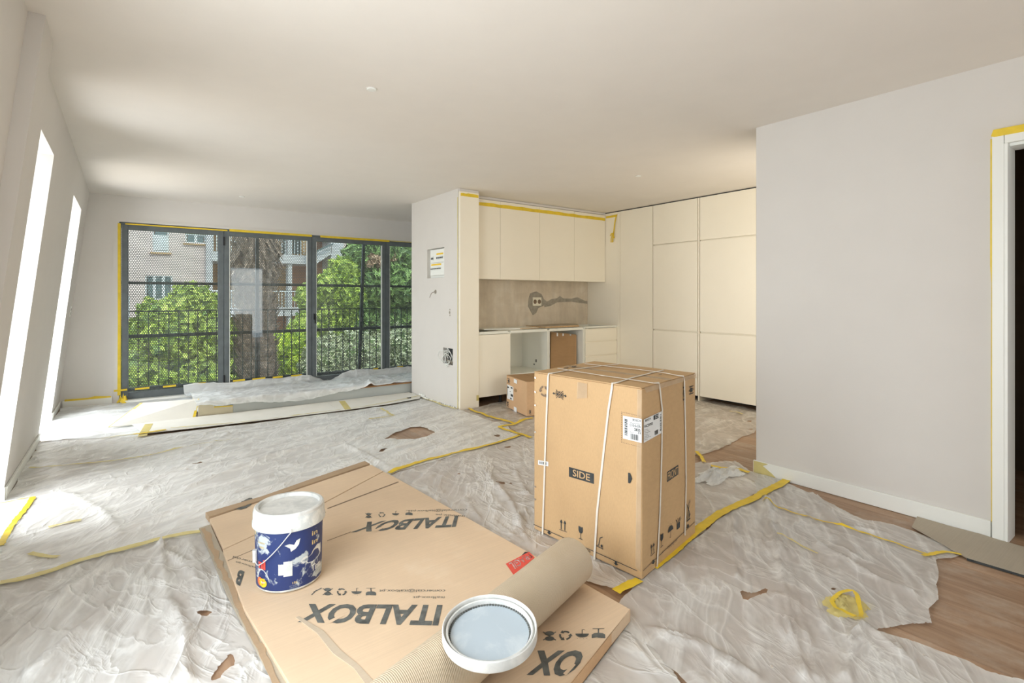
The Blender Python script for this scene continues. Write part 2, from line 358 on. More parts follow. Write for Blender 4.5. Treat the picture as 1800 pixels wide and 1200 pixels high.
def ic_umbrella(): return [ell(.5, .45, .5, .4, 0, 180), rect(.47, .53, .0, .5), ell(.42, .05, .1, .08, 180, 360, 8, .5)] + [ell(x, y, .03, .03, n=6) for x, y in ((.15, .95), (.4, 1.0), (.65, .93), (.85, .98))]
def ic_recycle():
    o = []
    for k in range(3):
        a = 90 + 120 * k; o.append(ell(.5, .5, .48, .48, a + 12, a + 80, 6, .68))
        e = math.radians(a + 82); c = np.array([.5 + .4 * math.cos(e), .5 + .4 * math.sin(e)]); t = np.array([-math.sin(e), math.cos(e)]); n = np.array([math.cos(e), math.sin(e)])
        o.append([tuple(c + n * .18), tuple(c - n * .18), tuple(c + t * .25)])
    return o
def ic_hour(): return [ell(.5, .75, .33, .22), ell(.5, .25, .33, .22), line2((.05, .1), (.95, .9), .07), line2((.05, .9), (.95, .1), .07)]
def ic_clamp(): return [[(.0, .5), (.12, .66), (.12, .56), (.2, .56), (.2, .44), (.12, .44), (.12, .34)], [(1, .5), (.88, .66), (.88, .56), (.8, .56), (.8, .44), (.88, .44), (.88, .34)],
    rect(.24, .28, .2, .8), rect(.72, .76, .2, .8), line2((.25, 0), (.75, 1), .04), line2((.25, 1), (.75, 0), .04), [(.4, .85), (.6, .85), (.5, .68)], [(.4, .15), (.6, .15), (.5, .32)], [(.32, .3), (.32, .7), (.44, .5)], [(.68, .3), (.68, .7), (.56, .5)]]
def ic_down(): return [[(.3, 1), (.7, 1), (.7, .5), (1, .5), (.5, 0), (0, .5), (.3, .5)]]
def ic_hand(): return [rect(.2, .75, 0, .55), line2((.3, .6), (.0, .95), .08), line2((.55, .6), (.85, .95), .08), line2((.5, .62), (.35, .98), .06), line2((.7, .6), (1, .75), .06)]
def ic_stack(): return [rect(.3, .7, .25, .75), rect(.15, .85, .0, .12), rect(.15, .85, .88, 1), [(.0, .5), (.16, .62), (.16, .38)], [(1, .5), (.84, .62), (.84, .38)]]
def bars(n, seed):
    r = random.Random(seed); x = 0; o = []
    while x < n: w = r.choice((.5, 1, 1.5)); o.append(rect(x / n, (x + w) / n, 0, 1)); x += w + r.choice((.5, 1))
    return o
def bars_h(n, seed): return [[(p[1], p[0]) for p in q] for q in bars(n, seed)]

# ------------------------------------------------------------------ gradient noise and sheet folds
_GN = {}
def gnoise(x, y, seed):
    if seed not in _GN:
        r = np.random.default_rng(seed); ang = r.random(65536) * 2 * np.pi; _GN[seed] = (np.cos(ang), np.sin(ang), r.permutation(256))
    gx, gy, pm = _GN[seed]
    xi, yi = np.floor(x).astype(int), np.floor(y).astype(int); fx, fy = x - xi, y - yi
    def g(a, b, dx, dy): h = pm[(a & 255)] * 256 + pm[(b & 255)]; return gx[h] * dx + gy[h] * dy
    u, v = fx ** 3 * (fx * (fx * 6 - 15) + 10), fy ** 3 * (fy * (fy * 6 - 15) + 10)
    return (g(xi, yi, fx, fy) * (1 - u) + g(xi + 1, yi, fx - 1, fy) * u) * (1 - v) + (g(xi, yi + 1, fx, fy - 1) * (1 - u) + g(xi + 1, yi + 1, fx - 1, fy - 1) * u) * v
def crease(x, y, ang, scale, stretch, seed, sharp=2.0):
    c, s = math.cos(ang), math.sin(ang); u, w = (x * c + y * s), (-x * s + y * c)
    wx = gnoise(u * 1.1 + 7, w * 1.1, seed + 1) * .22; w = w + wx
    n = gnoise(u * scale / stretch, w * scale, seed); r = np.clip(1 - np.abs(n) * 3.2, 0, 1); m = .35 + .65 * np.clip(gnoise(x * .9 + 31, y * .9, seed + 2) * 1.6 + .5, 0, 1)
    return r ** sharp * m
RIDGES = []
def ridge(px, amp, w): RIDGES.append((np.array([onZ(a, b)[:2] for a, b in px]), amp, w))
# long folds that can be followed in the photograph
for px, amp, w in [([(283, 966), (290, 1040), (318, 1100), (330, 1200)], .03, .018), ([(281, 966), (240, 1030), (150, 1110), (60, 1190)], .024, .022), ([(284, 966), (330, 1000), (372, 1060), (400, 1120)], .018, .015),
    ([(283, 966), (262, 1060), (230, 1140)], .02, .016), ([(200, 985), (130, 1040), (30, 1090), (0, 1110)], .022, .02), ([(330, 950), (352, 1000), (420, 1080)], .014, .014), ([(140, 1000), (100, 1060), (0, 1150)], .018, .02), ([(380, 1040), (330, 1120), (300, 1200)], .016, .02),
    ([(1345, 880), (1362, 950), (1382, 1050), (1396, 1125), (1415, 1200)], .034, .016), ([(1352, 885), (1375, 950), (1400, 1060), (1440, 1200)], .02, .014), ([(1290, 905), (1290, 970), (1297, 1020)], .02, .012), ([(1320, 895), (1345, 960), (1365, 1000)], .014, .012),
    ([(1365, 1050), (1385, 1130), (1400, 1200)], .02, .01), ([(1440, 960), (1520, 1010), (1600, 1045)], .018, .014), ([(1410, 900), (1450, 950), (1500, 980)], .012, .012), ([(1430, 870), (1480, 930), (1560, 945)], .02, .012),
    ([(1515, 1105), (1500, 1140), (1490, 1200)], .03, .016), ([(1520, 1108), (1570, 1140), (1600, 1170)], .02, .014), ([(1120, 1100), (1220, 1140), (1330, 1200)], .02, .018), ([(1100, 1130), (1160, 1190)], .012, .014), ([(1440, 1080), (1470, 1150), (1480, 1200)], .014, .014),
    ([(860, 840), (900, 890), (930, 960)], .02, .016), ([(820, 880), (850, 930), (900, 960)], .016, .014), ([(905, 830), (925, 870)], .018, .012), ([(870, 920), (920, 960)], .014, .012),
    ([(250, 860), (330, 815), (400, 765)], .016, .02), ([(110, 870), (180, 900), (210, 945)], .016, .02), ([(100, 905), (150, 880), (250, 850)], .012, .018), ([(330, 860), (480, 800), (640, 770)], .012, .016), ([(60, 800), (200, 780), (420, 765)], .014, .014), ([(70, 815), (260, 800), (460, 770)], .01, .014), ([(600, 780), (640, 800), (690, 830)], .016, .014)]:
    ridge(px, amp, w)
FLATS = []   # polygons the sheets are pressed flat under
def segdist(x, y, P):
    d = np.full(x.shape, 9e9)
    for a, b in zip(P[:-1], P[1:]):
        ab = b - a; t = np.clip(((x - a[0]) * ab[0] + (y - a[1]) * ab[1]) / (ab @ ab), 0, 1)
        d = np.minimum(d, (x - a[0] - t * ab[0]) ** 2 + (y - a[1] - t * ab[1]) ** 2)
    return np.sqrt(d)
def inside(x, y, P):
    c = np.zeros(x.shape, bool); n = len(P)
    for i in range(n):
        (x1, y1), (x2, y2) = P[i], P[(i + 1) % n]
        if y1 == y2: continue
        c ^= ((y1 > y) != (y2 > y)) & (x < (x2 - x1) * (y - y1) / (y2 - y1) + x1)
    return c
def sstep(a, b, t): t = np.clip((t - a) / (b - a), 0, 1); return t * t * (3 - 2 * t)
def HS(x, y):
    x = np.atleast_1d(np.asarray(x, float)); y = np.atleast_1d(np.asarray(y, float))
    wB = sstep(3.5, 3.2, y) * sstep(2.0, 1.4, x); wD = sstep(1.4, 1.9, x) * sstep(2.3, 1.8, y); wA = sstep(3.2, 3.6, y - .1 * x); wC = np.clip(1 - wA - wB - wD, 0, 1)
    h = wB * (.015 * crease(x, y, 1.2, 2.6, 6, 11) + .009 * crease(x, y, 1.45, 6, 8, 12, 3) + .005 * crease(x, y, .95, 10, 6, 13, 3))
    h += wD * (.012 * crease(x, y, .55, 2.2, 6, 21) + .005 * crease(x, y, .75, 5.5, 8, 22, 3) + .004 * crease(x, y, .3, 11, 4, 23, 3))
    h += wA * (.012 * crease(x, y, .42, 3.0, 6, 31) + .009 * crease(x, y, .15, 5.5, 6, 32, 3) + .006 * crease(x, y, .8, 9, 4, 33, 3))
    h += wC * (.013 * crease(x, y, .9, 3.5, 3.5, 41) + .009 * crease(x, y, -.2, 6, 3, 42, 3) + .006 * crease(x, y, 1.5, 9.5, 3, 43, 3))
    h += .006 * (gnoise(x * 2, y * 2, 5) + .5)
    for P, amp, w in RIDGES:
        m = (x > P[:, 0].min() - .2) & (x < P[:, 0].max() + .2) & (y > P[:, 1].min() - .2) & (y < P[:, 1].max() + .2)
        if m.any():
            xm, ym = x[m], y[m]; wob = gnoise(xm * 6, ym * 6, 77) * .03
            d = np.abs(segdist(xm, ym, P) + wob); h[m] += 1.25 * amp * np.exp(-(d / w) ** 1.15) * (.75 + .5 * gnoise(xm * 3, ym * 3, 9))
    for P in FLATS:
        m = (x > P[:, 0].min() - .12) & (x < P[:, 0].max() + .12) & (y > P[:, 1].min() - .12) & (y < P[:, 1].max() + .12)
        if m.any():
            xm, ym = x[m], y[m]; Q = np.vstack([P, P[:1]]); d = np.where(inside(xm, ym, P), 0, segdist(xm, ym, Q)); h[m] *= sstep(0.0, .10, d)
    return h + .003
def densify(P, step, jit, seed):
    r = np.random.default_rng(seed); out = []
    for i in range(len(P)):
        a, b = np.array(P[i], float), np.array(P[(i + 1) % len(P)], float); n = max(1, int(np.linalg.norm(b - a) / step))
        for k in range(n): out.append(a + (b - a) * k / n + (r.normal(0, jit, 2) if k else 0))
    return np.array(out)
def sheet(name, label, mat, P, res, off, holes=(), jit=.006, seed=1, hfn=None):
    P = densify(P, .06, jit, seed); Hs = [densify(h, .04, jit, seed + 5 + i) for i, h in enumerate(holes)]
    x0, y0 = P.min(0) - res; x1, y1 = P.max(0) + res; nx, ny = int((x1 - x0) / res) + 2, int((y1 - y0) / res) + 2
    gx, gy = np.meshgrid(x0 + np.arange(nx) * res, y0 + np.arange(ny) * res); X, Y = gx.ravel(), gy.ravel()
    ins = inside(X, Y, P)
    for h in Hs: ins &= ~inside(X, Y, h)
    I = ins.reshape(ny, nx); cell = I[:-1, :-1] | I[1:, :-1] | I[:-1, 1:] | I[1:, 1:]; full = I[:-1, :-1].astype(int) + I[1:, :-1] + I[:-1, 1:] + I[1:, 1:]
    cell &= full >= 2
    idx = np.arange(nx * ny).reshape(ny, nx); q = np.stack([idx[:-1, :-1][cell], idx[:-1, 1:][cell], idx[1:, 1:][cell], idx[1:, :-1][cell]], 1)
    used = np.unique(q); X, Y = X.copy(), Y.copy(); out = used[~ins[used]]
    for i in out:   # snap edge vertices onto the outline
        p = np.array([X[i], Y[i]]); best = None
        for L in [P] + Hs:
            A, B = L, np.roll(L, -1, 0); ab = B - A; t = np.clip(((p - A) * ab).sum(1) / np.maximum((ab * ab).sum(1), 1e-12), 0, 1); c = A + ab * t[:, None]; d = ((c - p) ** 2).sum(1); k = d.argmin()
            if best is None or d[k] < best[0]: best = (d[k], c[k])
        X[i], Y[i] = best[1]
    mp = -np.ones(nx * ny, int); mp[used] = np.arange(len(used)); xs, ys = X[used], Y[used]; z = (hfn or HS)(xs, ys) + off
    me = bpy.data.meshes.new(name); me.from_pydata(np.stack([xs, ys, z], 1).tolist(), [], mp[q].tolist()); me.materials.append(M[mat]); me.shade_smooth()
    o = bpy.data.objects.new(name, me); COL.objects.link(o); return tag(o, label, 'dust sheet', 'clear plastic dust sheets on the floor')
def tape(label, pts, w, mat='tape', off=.006, hfn=None, px=True, jit=.0015, seed=0, name='tape_strip'):
    r = random.Random(seed + int(pts[0][0])); L = smooth_line([tuple(onZ(*p)[:2]) if px else tuple(p) for p in pts], .02); L = np.array(L)
    T = np.gradient(L, axis=0); T /= np.linalg.norm(T, axis=1)[:, None] + 1e-9; Nn = np.stack([-T[:, 1], T[:, 0]], 1); v = []; f = []
    for i in range(len(L)):
        a = w / 2 + r.gauss(0, jit); b = w / 2 + r.gauss(0, jit)
        for s in (-a, 0, b): v.append((L[i, 0] + Nn[i, 0] * s, L[i, 1] + Nn[i, 1] * s))
    v = np.array(v); z = (hfn or HS)(v[:, 0], v[:, 1]) + off
    n = len(L); V = [(a, b, c) for (a, b), c in zip(v, z)]; V2 = [(a, b, c - .001) for a, b, c in V]
    for i in range(n - 1):
        for k in range(2):
            q = (i * 3 + k, i * 3 + k + 1, i * 3 + k + 4, i * 3 + k + 3); f.append(q[::-1])
    return tag(mk(name, (V, f), mat, smooth=True), label, 'tape', 'yellow masking tape')
def vtape(label, pts, mat='tape', thick=.0015, nrm=(0, -1, 0), name='tape_strip', parent=None):
    """tape on a vertical surface: outline polygon in 3-D, given thickness"""
    n = len(pts); nn = np.array(nrm, float); A = [np.array(p, float) + nn * thick for p in pts]; B = [np.array(p, float) for p in pts]
    u = np.array(pts[1], float) - np.array(pts[0], float); u /= np.linalg.norm(u); w = np.cross(nn, u)
    tr = tessellate_polygon([[Vector((float(np.dot(p, u)), float(np.dot(p, w)), 0)) for p in A]]); f = []
    for a, b, c in tr:
        f.append((a, b, c) if np.dot(np.cross(A[b] - A[a], A[c] - A[a]), nn) > 0 else (c, b, a))
    for i in range(n): j = (i + 1) % n; f.append((i, j, j + n, i + n))
    o = mk(name, (A + B, f), mat, parent)
    return o if parent is not None else tag(o, label, 'tape', 'yellow masking tape')

# ================================================================== SETTING
SH = .1115                                    # the left wall leans inwards as it rises
floor = struct('floor', box(-1.0, 6.6, -2.7, 8.5, -.22, -.021), 'greyprimer')
k = 0; pw = .205; xg = -1.0; pm_cache = {}
while xg < 6.45:
    r = random.Random(k); y = -2.6 + r.random() * 1.2 - 1.2
    while y < 8.2:
        L = 2.1 + r.random() * .5; a, b = max(y, -2.6), min(y + L, 8.2)
        if b - a > .1:
            me = mk('floorboard', box(-pw / 2 + .0012, pw / 2 - .0012, -(b - a) / 2 + .001, (b - a) / 2 - .001, -.02, 0), 'wood', floor, local=True)
            me.location = (xg + pw / 2, (a + b) / 2, 0)
        y += L
    xg += pw; k += 1
ceiling = struct('ceiling', box(-1.05, 6.6, -2.75, 8.5, 2.6, 2.8), 'ceil')
wl = struct('wall_left', wallgrid('x', -1.0, .36, [-2.7, 3.2, 8.5], [0, 2.6], [(.2, 2.2, .25, 2.1), (4.0, 4.68, 0, 2.28), (6.37, 7.4, 0, 2.28)], SH), 'wall')
v, f = box(-.66, -.58, 3.17, 3.48, 0, 2.6); struct('trim_1', ([(p[0] + SH * p[2], p[1], p[2]) for p in v], f), 'wall')
wb = struct('wall_back', wallgrid('y', 8.2, .16, [-1.0, 6.6], [0, 2.6], [(-.06, 4.66, .0, 2.27)]), 'wall')
struct('wall_rear', wallgrid('y', -2.75, .15, [-1.0, 6.6], [0, 2.6], [(2.75, 3.72, 0, 2.3)]), 'wall')
wr = struct('wall_right', wallgrid('x', 3.83, .12, [-2.6, 2.09], [0, 2.6], [(-.17, .70, 0, 2.165)]), 'wall')
struct('wall_alcove', join(box(3.95, 6.45, 1.97, 2.09, 0, 2.6), box(6.45, 6.6, -2.6, 8.2, 0, 2.6)), 'wall')
struct('wall_corridor', join(box(5.5, 5.6, -1.3, 1.97, 0, 2.6), box(3.95, 5.5, -1.4, -1.3, 0, 2.6), box(3.951, 5.5, 1.90, 1.965, 0, 2.6)), 'corrshade')
wk = struct('wall_kitchen', join(wallgrid('x', 3.145, .08, [5.33, 6.57], [0, 2.6], [(5.661, 6.112, 1.57, 1.94), (5.453, 5.689, .51, .71)]), box(3.225, 3.40, 5.33, 5.935, 0, 2.6), box(3.225, 6.45, 5.935, 6.57, 0, 2.6)), 'wall')
struct('wall_backsplash', join(box(3.402, 5.84, 5.92, 5.9345, .0, 1.62)), 'plaster')
struct('wall_end', box(4.72, 4.85, 6.575, 8.195, 0, 2.6), 'wall')
# bench-like step below the windows
st = struct('trim_2', box(.98, 4.715, 6.62, 7.3, .002, .148), 'riser')
struct('step_top', box(.98, 4.715, 6.605, 7.3, .149, .162), 'woodedge', st)
struct('window_sill', box(-.05, 4.65, 8.10, 8.195, .003, .04), 'trimw', st)
# baseboards
def slantboard(name, y0, y1, x=-.64, t=.016, h=.092): return struct(name, ([(p[0] + SH * p[2], p[1], p[2]) for p in box(x + .001, x + t, y0, y1, .002, h)[0]], BF), 'trimw', bev=.002)
slantboard('baseboard_left', 4.69, 6.365); slantboard('baseboard_left_far', 7.405, 8.19); slantboard('baseboard_left_near', 3.49, 3.99)
struct('baseboard_niche', join(box(-.955, -.625, 4.664, 4.679, .003, .092), box(-.955, -.625, 7.384, 7.399, .003, .092)), 'trimw')
struct('baseboard_back', box(-.60, -.13, 8.183, 8.199, .002, .092), 'trimw', bev=.002)
bbr = struct('baseboard_right', box(3.812, 3.829, .755, 2.105, .002, .097), 'trimw', bev=.003)
vtape('yellowed tape patch on the end of the white baseboard by the wall corner', [(3.812, 2.1, .005), (3.812, 1.93, .005), (3.812, 1.96, .03), (3.812, 2.03, .07), (3.812, 1.99, .093), (3.812, 2.1, .094)], 'tape2', nrm=(-1, 0, 0))
# narrow tall windows in the left wall niches
for n, (a, b) in enumerate([(4.0, 4.68), (6.37, 7.4)]):
    fr = struct('window_%d' % (n + 2), join(box(-1.0, -.96, a, a + .05, .0, 2.28), box(-1.0, -.96, b - .05, b, 0, 2.28), box(-1.0, -.96, a + .05, b - .05, 0, .06), box(-1.0, -.96, a + .05, b - .05, 2.22, 2.28)), 'trimw')
    fr.data.transform(__import__('mathutils').Matrix(((1, 0, SH, 0), (0, 1, 0, 0), (0, 0, 1, 0), (0, 0, 0, 1))))
# window wall: four sashes
def sash(n, x0, x1, hinge=None):
    y0, y1 = 8.205, 8.265; z0, z1 = .035, 2.245; w = .062
    fr = struct('window_%d' % n if n == 1 else 'window_%d' % (n + 2), join(box(x0, x0 + w, y0, y1, z0, z1), box(x1 - w, x1, y0, y1, z0, z1), box(x0 + w, x1 - w, y0, y1, z0, z0 + .085), box(x0 + w, x1 - w, y0, y1, z1 - .066, z1)), 'frame', bev=.003)
    struct('window_pane', box(x0 + w + .001, x1 - w - .001, 8.234, 8.240, z0 + .086, z1 - .067), 'glass', fr)
    struct('glazing_bead', join(box(x0 + w - .001, x0 + w + .008, y0 + .004, y1 - .02, z0 + .09, z1 - .07), box(x1 - w - .008, x1 - w + .001, y0 + .004, y1 - .02, z0 + .09, z1 - .07)), 'trimw' if n > 1 else 'frame', fr)
    return fr
s1 = sash(1, -.035, 1.098); s2 = sash(2, 1.104, 2.277); s3 = sash(3, 2.283, 3.462); s4 = sash(4, 3.468, 4.64)
struct('window_frame', join(box(-.058, -.037, 8.206, 8.30, .0, 2.268), box(-.037, 4.655, 8.206, 8.30, 2.248, 2.268), box(-.037, 4.655, 8.206, 8.30, .0, .033)), 'frame', s1)
hb = mk('window_handle', box(2.305, 2.331, 8.192, 8.204, .985, 1.075), 'black', s3, bev=.003); mk('lever', join(box(2.311, 2.325, 8.170, 8.192, 1.035, 1.049), box(2.309, 2.327, 8.158, 8.170, .93, 1.052)), 'black', hb, bev=.004)
for x, z0, z1 in ((1.10, 2.04, 2.16), (1.10, .14, .25)): mk('hinge', tube([(x, 8.196, z0), (x, 8.196, z1)], .009, 10), 'black', s2)
# white reveal line round the window wall, masked with tape
struct('trim_3', join(box(-.12, -.063, 8.190, 8.1995, .0, 2.30), box(-.063, 4.66, 8.190, 8.1995, 2.272, 2.30)), 'wall')
# door opening in the right wall
dj = struct('door_1', join(box(3.800, 3.965, .684, .699, .0, 2.150), box(3.800, 3.829, .699, .748, .0, 2.205)), 'trimw', bev=.003)
struct('head_jamb', join(box(3.800, 3.829, -.24, .697, 2.150, 2.205), box(3.831, 3.965, -.168, .683, 2.135, 2.1645)), 'trimw', dj)
struct('far_jamb', join(box(3.800, 3.829, -.24, -.172, .0, 2.149), box(3.831, 3.965, -.169, -.154, .0, 2.134)), 'trimw', dj)
vtape('bright yellow tape along the head of the door frame', [(3.8295, -.25, 2.192), (3.8295, .738, 2.192), (3.8295, .752, 2.20), (3.8295, .742, 2.232), (3.8295, -.25, 2.230)], nrm=(-1, 0, 0), thick=.031)
vtape('thin yellow tape line up the left side of the door frame', [(3.829, .749, .09), (3.829, .756, .09), (3.829, .757, .9), (3.829, .7555, 1.4), (3.829, .760, 1.5), (3.829, .759, 2.19), (3.829, .749, 2.19)], nrm=(-1, 0, 0), thick=.003)
# ceiling downlights
for (px, py), l in (((653, 156), 'round white blanking cap on the ceiling above the living area'), ((425, 345), 'small white ceiling cap near the window wall'), ((1122, 309), 'small white ceiling cap over the kitchen')):
    c = onZ(px, py, 2.6); t = thing('ceiling_cap', l, 'ceiling cap', (c[0], c[1], 2.5995)); mk('disc', lathe([(0, 2.592), (.026, 2.592), (.031, 2.5955), (.031, 2.5995)], (c[0], c[1], 0), 24), 'trimw', t, smooth=True); mk('rim', lathe([(.031, 2.5995), (.034, 2.597), (.036, 2.5995)], (c[0], c[1], 0), 24), 'ceil', t)

# ================================================================== KITCHEN
def cab_carcass(x0, x1, y0, y1, z0, z1, t=.018, back=True):
    l = [box(x0, x0 + t, y0, y1, z0, z1), box(x1 - t, x1, y0, y1, z0, z1), box(x0 + t, x1 - t, y0, y1, z0, z0 + t)]
    if back: l.append(box(x0 + t, x1 - t, y1 - .012, y1, z0 + t, z1))
    return l
fp = thing('filler_panel', 'tall cream end panel beside the kitchen base cabinets', 'panel', (3.28, 5.31, 0))
mk('panel_face', box(3.150, 3.411, 5.292, 5.326, .004, 2.566), 'cab', fp, bev=.0015); mk('top_strip', box(3.150, 3.411, 5.300, 5.326, 2.568, 2.597), 'wall', fp)
mk('tape_patch', box(3.375, 3.409, 5.2905, 5.2915, .09, .155), 'tape2', fp)
# wall cabinets
ux = [3.413, 3.899, 4.554, 5.199, 5.836]; ul = ['leftmost narrow cream wall cabinet above the bare plaster', 'second cream wall cabinet from the tall end panel', 'third cream wall cabinet, above the wall socket', 'rightmost cream wall cabinet beside the tall units']
for i in range(4):
    a, b = ux[i], ux[i + 1]; t = thing('wall_cabinet', ul[i], 'cabinet', ((a + b) / 2, 5.73, 1.556), 'cream wall cabinets')
    mk('body', join(*cab_carcass(a + .002, b - .002, 5.562, 5.915, 1.56, 2.56), box(a + .02, b - .02, 5.562, 5.9, 2.542, 2.56)), 'cab', t); mk('door', box(a + .0015, b - .0015, 5.54, 5.560, 1.556, 2.562), 'cab', t, bev=.0015)
struct('trim_4', box(3.413, 5.843, 5.545, 5.915, 2.568, 2.597), 'wall')
# base cabinets
t = thing('base_cabinet', 'closed cream base cabinet with black feet beside the tall end panel', 'cabinet', (3.65, 5.6, 0), 'kitchen base cabinets')
mk('body', join(*cab_carcass(3.416, 3.888, 5.332, 5.9, .125, .89)), 'cabin', t); mk('door', box(3.4145, 3.8885, 5.308, 5.330, .118, .868), 'cab', t, bev=.0015); mk('top_rail', box(3.434, 3.87, 5.332, 5.36, .872, .905), 'cabin', t)
mk('back_rail', box(3.434, 3.87, 5.80, 5.887, .892, .912), 'cabin', t)
def foot(x, y, par): return mk('foot', lathe([(0, .0), (.034, .0), (.034, .008), (.017, .016), (.017, .085), (.028, .09), (.028, .118), (0, .118)], (x, y, .006), 18), 'black', par, smooth=False)
foot(3.46, 5.42, t); foot(3.80, 5.40, t)
t = thing('base_cabinet', 'open doorless base cabinet with a shelf, behind the small cardboard box', 'cabinet', (4.21, 5.6, 0), 'kitchen base cabinets')
mk('body', join(*cab_carcass(3.892, 4.536, 5.332, 5.9, .125, .89)), 'cabin', t); mk('shelf', box(3.911, 4.517, 5.34, 5.88, .335, .353), 'cabin', t); mk('top_rail', box(3.911, 4.517, 5.332, 5.36, .872, .905), 'cabin', t)
mk('back_panel', box(3.93, 4.17, 5.868, 5.884, .38, .80), 'cream', t); mk('cable_hole', box(4.512, 4.5165, 5.56, 5.575, .44, .48), 'ink', t); mk('cable_hole', box(4.512, 4.5165, 5.60, 5.62, .40, .415), 'ink', t); foot(3.95, 5.40, t); foot(4.48, 5.40, t)
t = thing('base_cabinet', 'open base cabinet bay with brown cardboard leaning inside', 'cabinet', (4.86, 5.6, 0), 'kitchen base cabinets')
mk('body', join(*cab_carcass(4.54, 5.186, 5.332, 5.9, .125, .89)), 'cabin', t); mk('top_rail', box(4.559, 5.167, 5.332, 5.36, .872, .905), 'cabin', t)
t = thing('drawer_unit', 'cream drawer unit in the corner beside the tall cabinets', 'drawers', (5.51, 5.6, 0), 'kitchen base cabinets')
mk('body', join(*cab_carcass(5.19, 5.842, 5.334, 5.9, .125, .905)), 'cabin', t)
for a, b in ((.118, .300), (.306, .497), (.503, .697), (.703, .880)):
    mk('drawer', box(5.205, 5.838, 5.308, 5.330, a, b - .012), 'cab', t, bev=.0015)
mk('top_rail', box(5.192, 5.84, 5.306, 5.334, .892, .912), 'cabin', t); mk('shadow_groove', box(5.208, 5.836, 5.322, 5.332, .13, .88), 'cab', t); foot(5.25, 5.40, t); foot(5.78, 5.40, t)
# brown cardboard leaning in the bay
q = [(4.60, 5.365, .145), (5.07, 5.375, .145), (5.125, 5.43, .80), (4.70, 5.47, .85)]
lc = thing('cardboard_sheet', 'brown cardboard sheet leaning inside the open base cabinet', 'cardboard', (4.85, 5.45, .145))
mk('sheet', (q + [(p[0], p[1] + .02, p[2]) for p in q], BF), 'carddk', lc); mk('second_sheet', ([(p[0] + .035, p[1] + .024, p[2] - .012) for p in q] + [(p[0] + .035, p[1] + .04, p[2] - .012) for p in q], BF), 'cards', lc)
for u, m_ in ((.22, 'paper'), (.45, 'paper'), (.75, 'lidblue')):
    decal('tape_tab', shape_mesh([rect(0, 1, 0, 1)]), [bilinear([np.array(p) for p in q], u + a, b) for a, b in ((0, .93), (.055, .93), (.055, .995), (0, .995))], m_, lc, nrm=(0, -1, .4))
# particle boards lying on the base cabinets
a = thing('particle_board', 'thick chipboard offcut lying on the base cabinets under the socket', 'board', (4.95, 5.56, .913)); mk('board', prism([(4.50, 5.345), (5.13, 5.37), (5.33, 5.62), (5.30, 5.80), (4.46, 5.72)], .9135, .937), 'tan', a); mk('core_edge', prism([(4.499, 5.343), (5.131, 5.368), (5.332, 5.62), (5.302, 5.802), (4.458, 5.722)], .9165, .934), 'chip', a)
a = thing('particle_board', 'thin pale board lying on the base cabinets next to the end panel', 'board', (3.9, 5.55, .913)); mk('board', prism([(3.62, 5.50), (4.10, 5.38), (4.42, 5.40), (4.42, 5.68), (3.60, 5.74)], .9135, .928), 'cabin', a); mk('core_edge', prism([(4.10, 5.379), (4.422, 5.398), (4.422, 5.45), (4.10, 5.42)], .916, .9255), 'chip', a)
# tall units on the far side
t = thing('tall_cabinet', 'narrow full-height cream cabinet with one door, beside the drawers', 'cabinet', (6.1, 4.96, 0), 'tall cream cabinets')
mk('body', box(5.868, 6.43, 4.664, 5.285, .08, 2.584), 'cab', t); mk('door', box(5.845, 5.866, 4.664, 5.252, .07, 2.584), 'cab', t, bev=.0015); mk('side_panel', box(5.842, 6.43, 5.287, 5.93, .002, 2.584), 'cab', t); mk('edge_strip', box(5.843, 5.867, 5.255, 5.286, .002, 2.584), 'cab', t)
def tallunit(label, y0, y1, zs):
    t = thing('tall_cabinet', label, 'cabinet', (6.1, (y0 + y1) / 2, 0), 'tall cream cabinets')
    mk('body', join(box(5.870, 6.43, y0 + .003, y0 + .021, .08, 2.584), box(5.870, 6.43, y1 - .021, y1 - .003, .08, 2.584), box(5.870, 6.43, y0 + .021, y1 - .021, .08, 2.584)), 'cab', t)
    for a, b in zs: mk('door', box(5.845, 5.868, y0 + .004, y1 - .004, a, b), 'cab', t, bev=.002)
    return t
tallunit('middle tall cream cabinet with three stacked doors', 3.958, 4.658, ((.075, .872), (.892, 2.034), (2.048, 2.584)))
u3 = tallunit('right-hand tall cream cabinet, partly behind the wall end', 3.19, 3.930, ((.075, .872), (.892, 2.034), (2.048, 2.584)))
mk('leg_panel', box(5.846, 6.43, 3.935, 3.953, .002, 2.584), 'cab', u3); mk('leg_panel', box(5.846, 6.43, 3.150, 3.184, .002, 2.584), 'cab', u3)
tallunit('cream tall cabinet hidden mostly behind the wall end', 2.36, 3.146, ((.075, .872), (.892, 2.034), (2.048, 2.584)))
pl = struct('trim_5', box(6.02, 6.04, 3.955, 5.25, .0, .078), 'black'); struct('trim_6', box(6.15, 6.17, 2.4, 3.93, .0, .078), 'black')
struct('ceiling_gap_shade', box(5.87, 6.44, 2.36, 5.93, 2.5845, 2.5995), 'ink')  # dark strip standing in for shade in the gap above the tall units
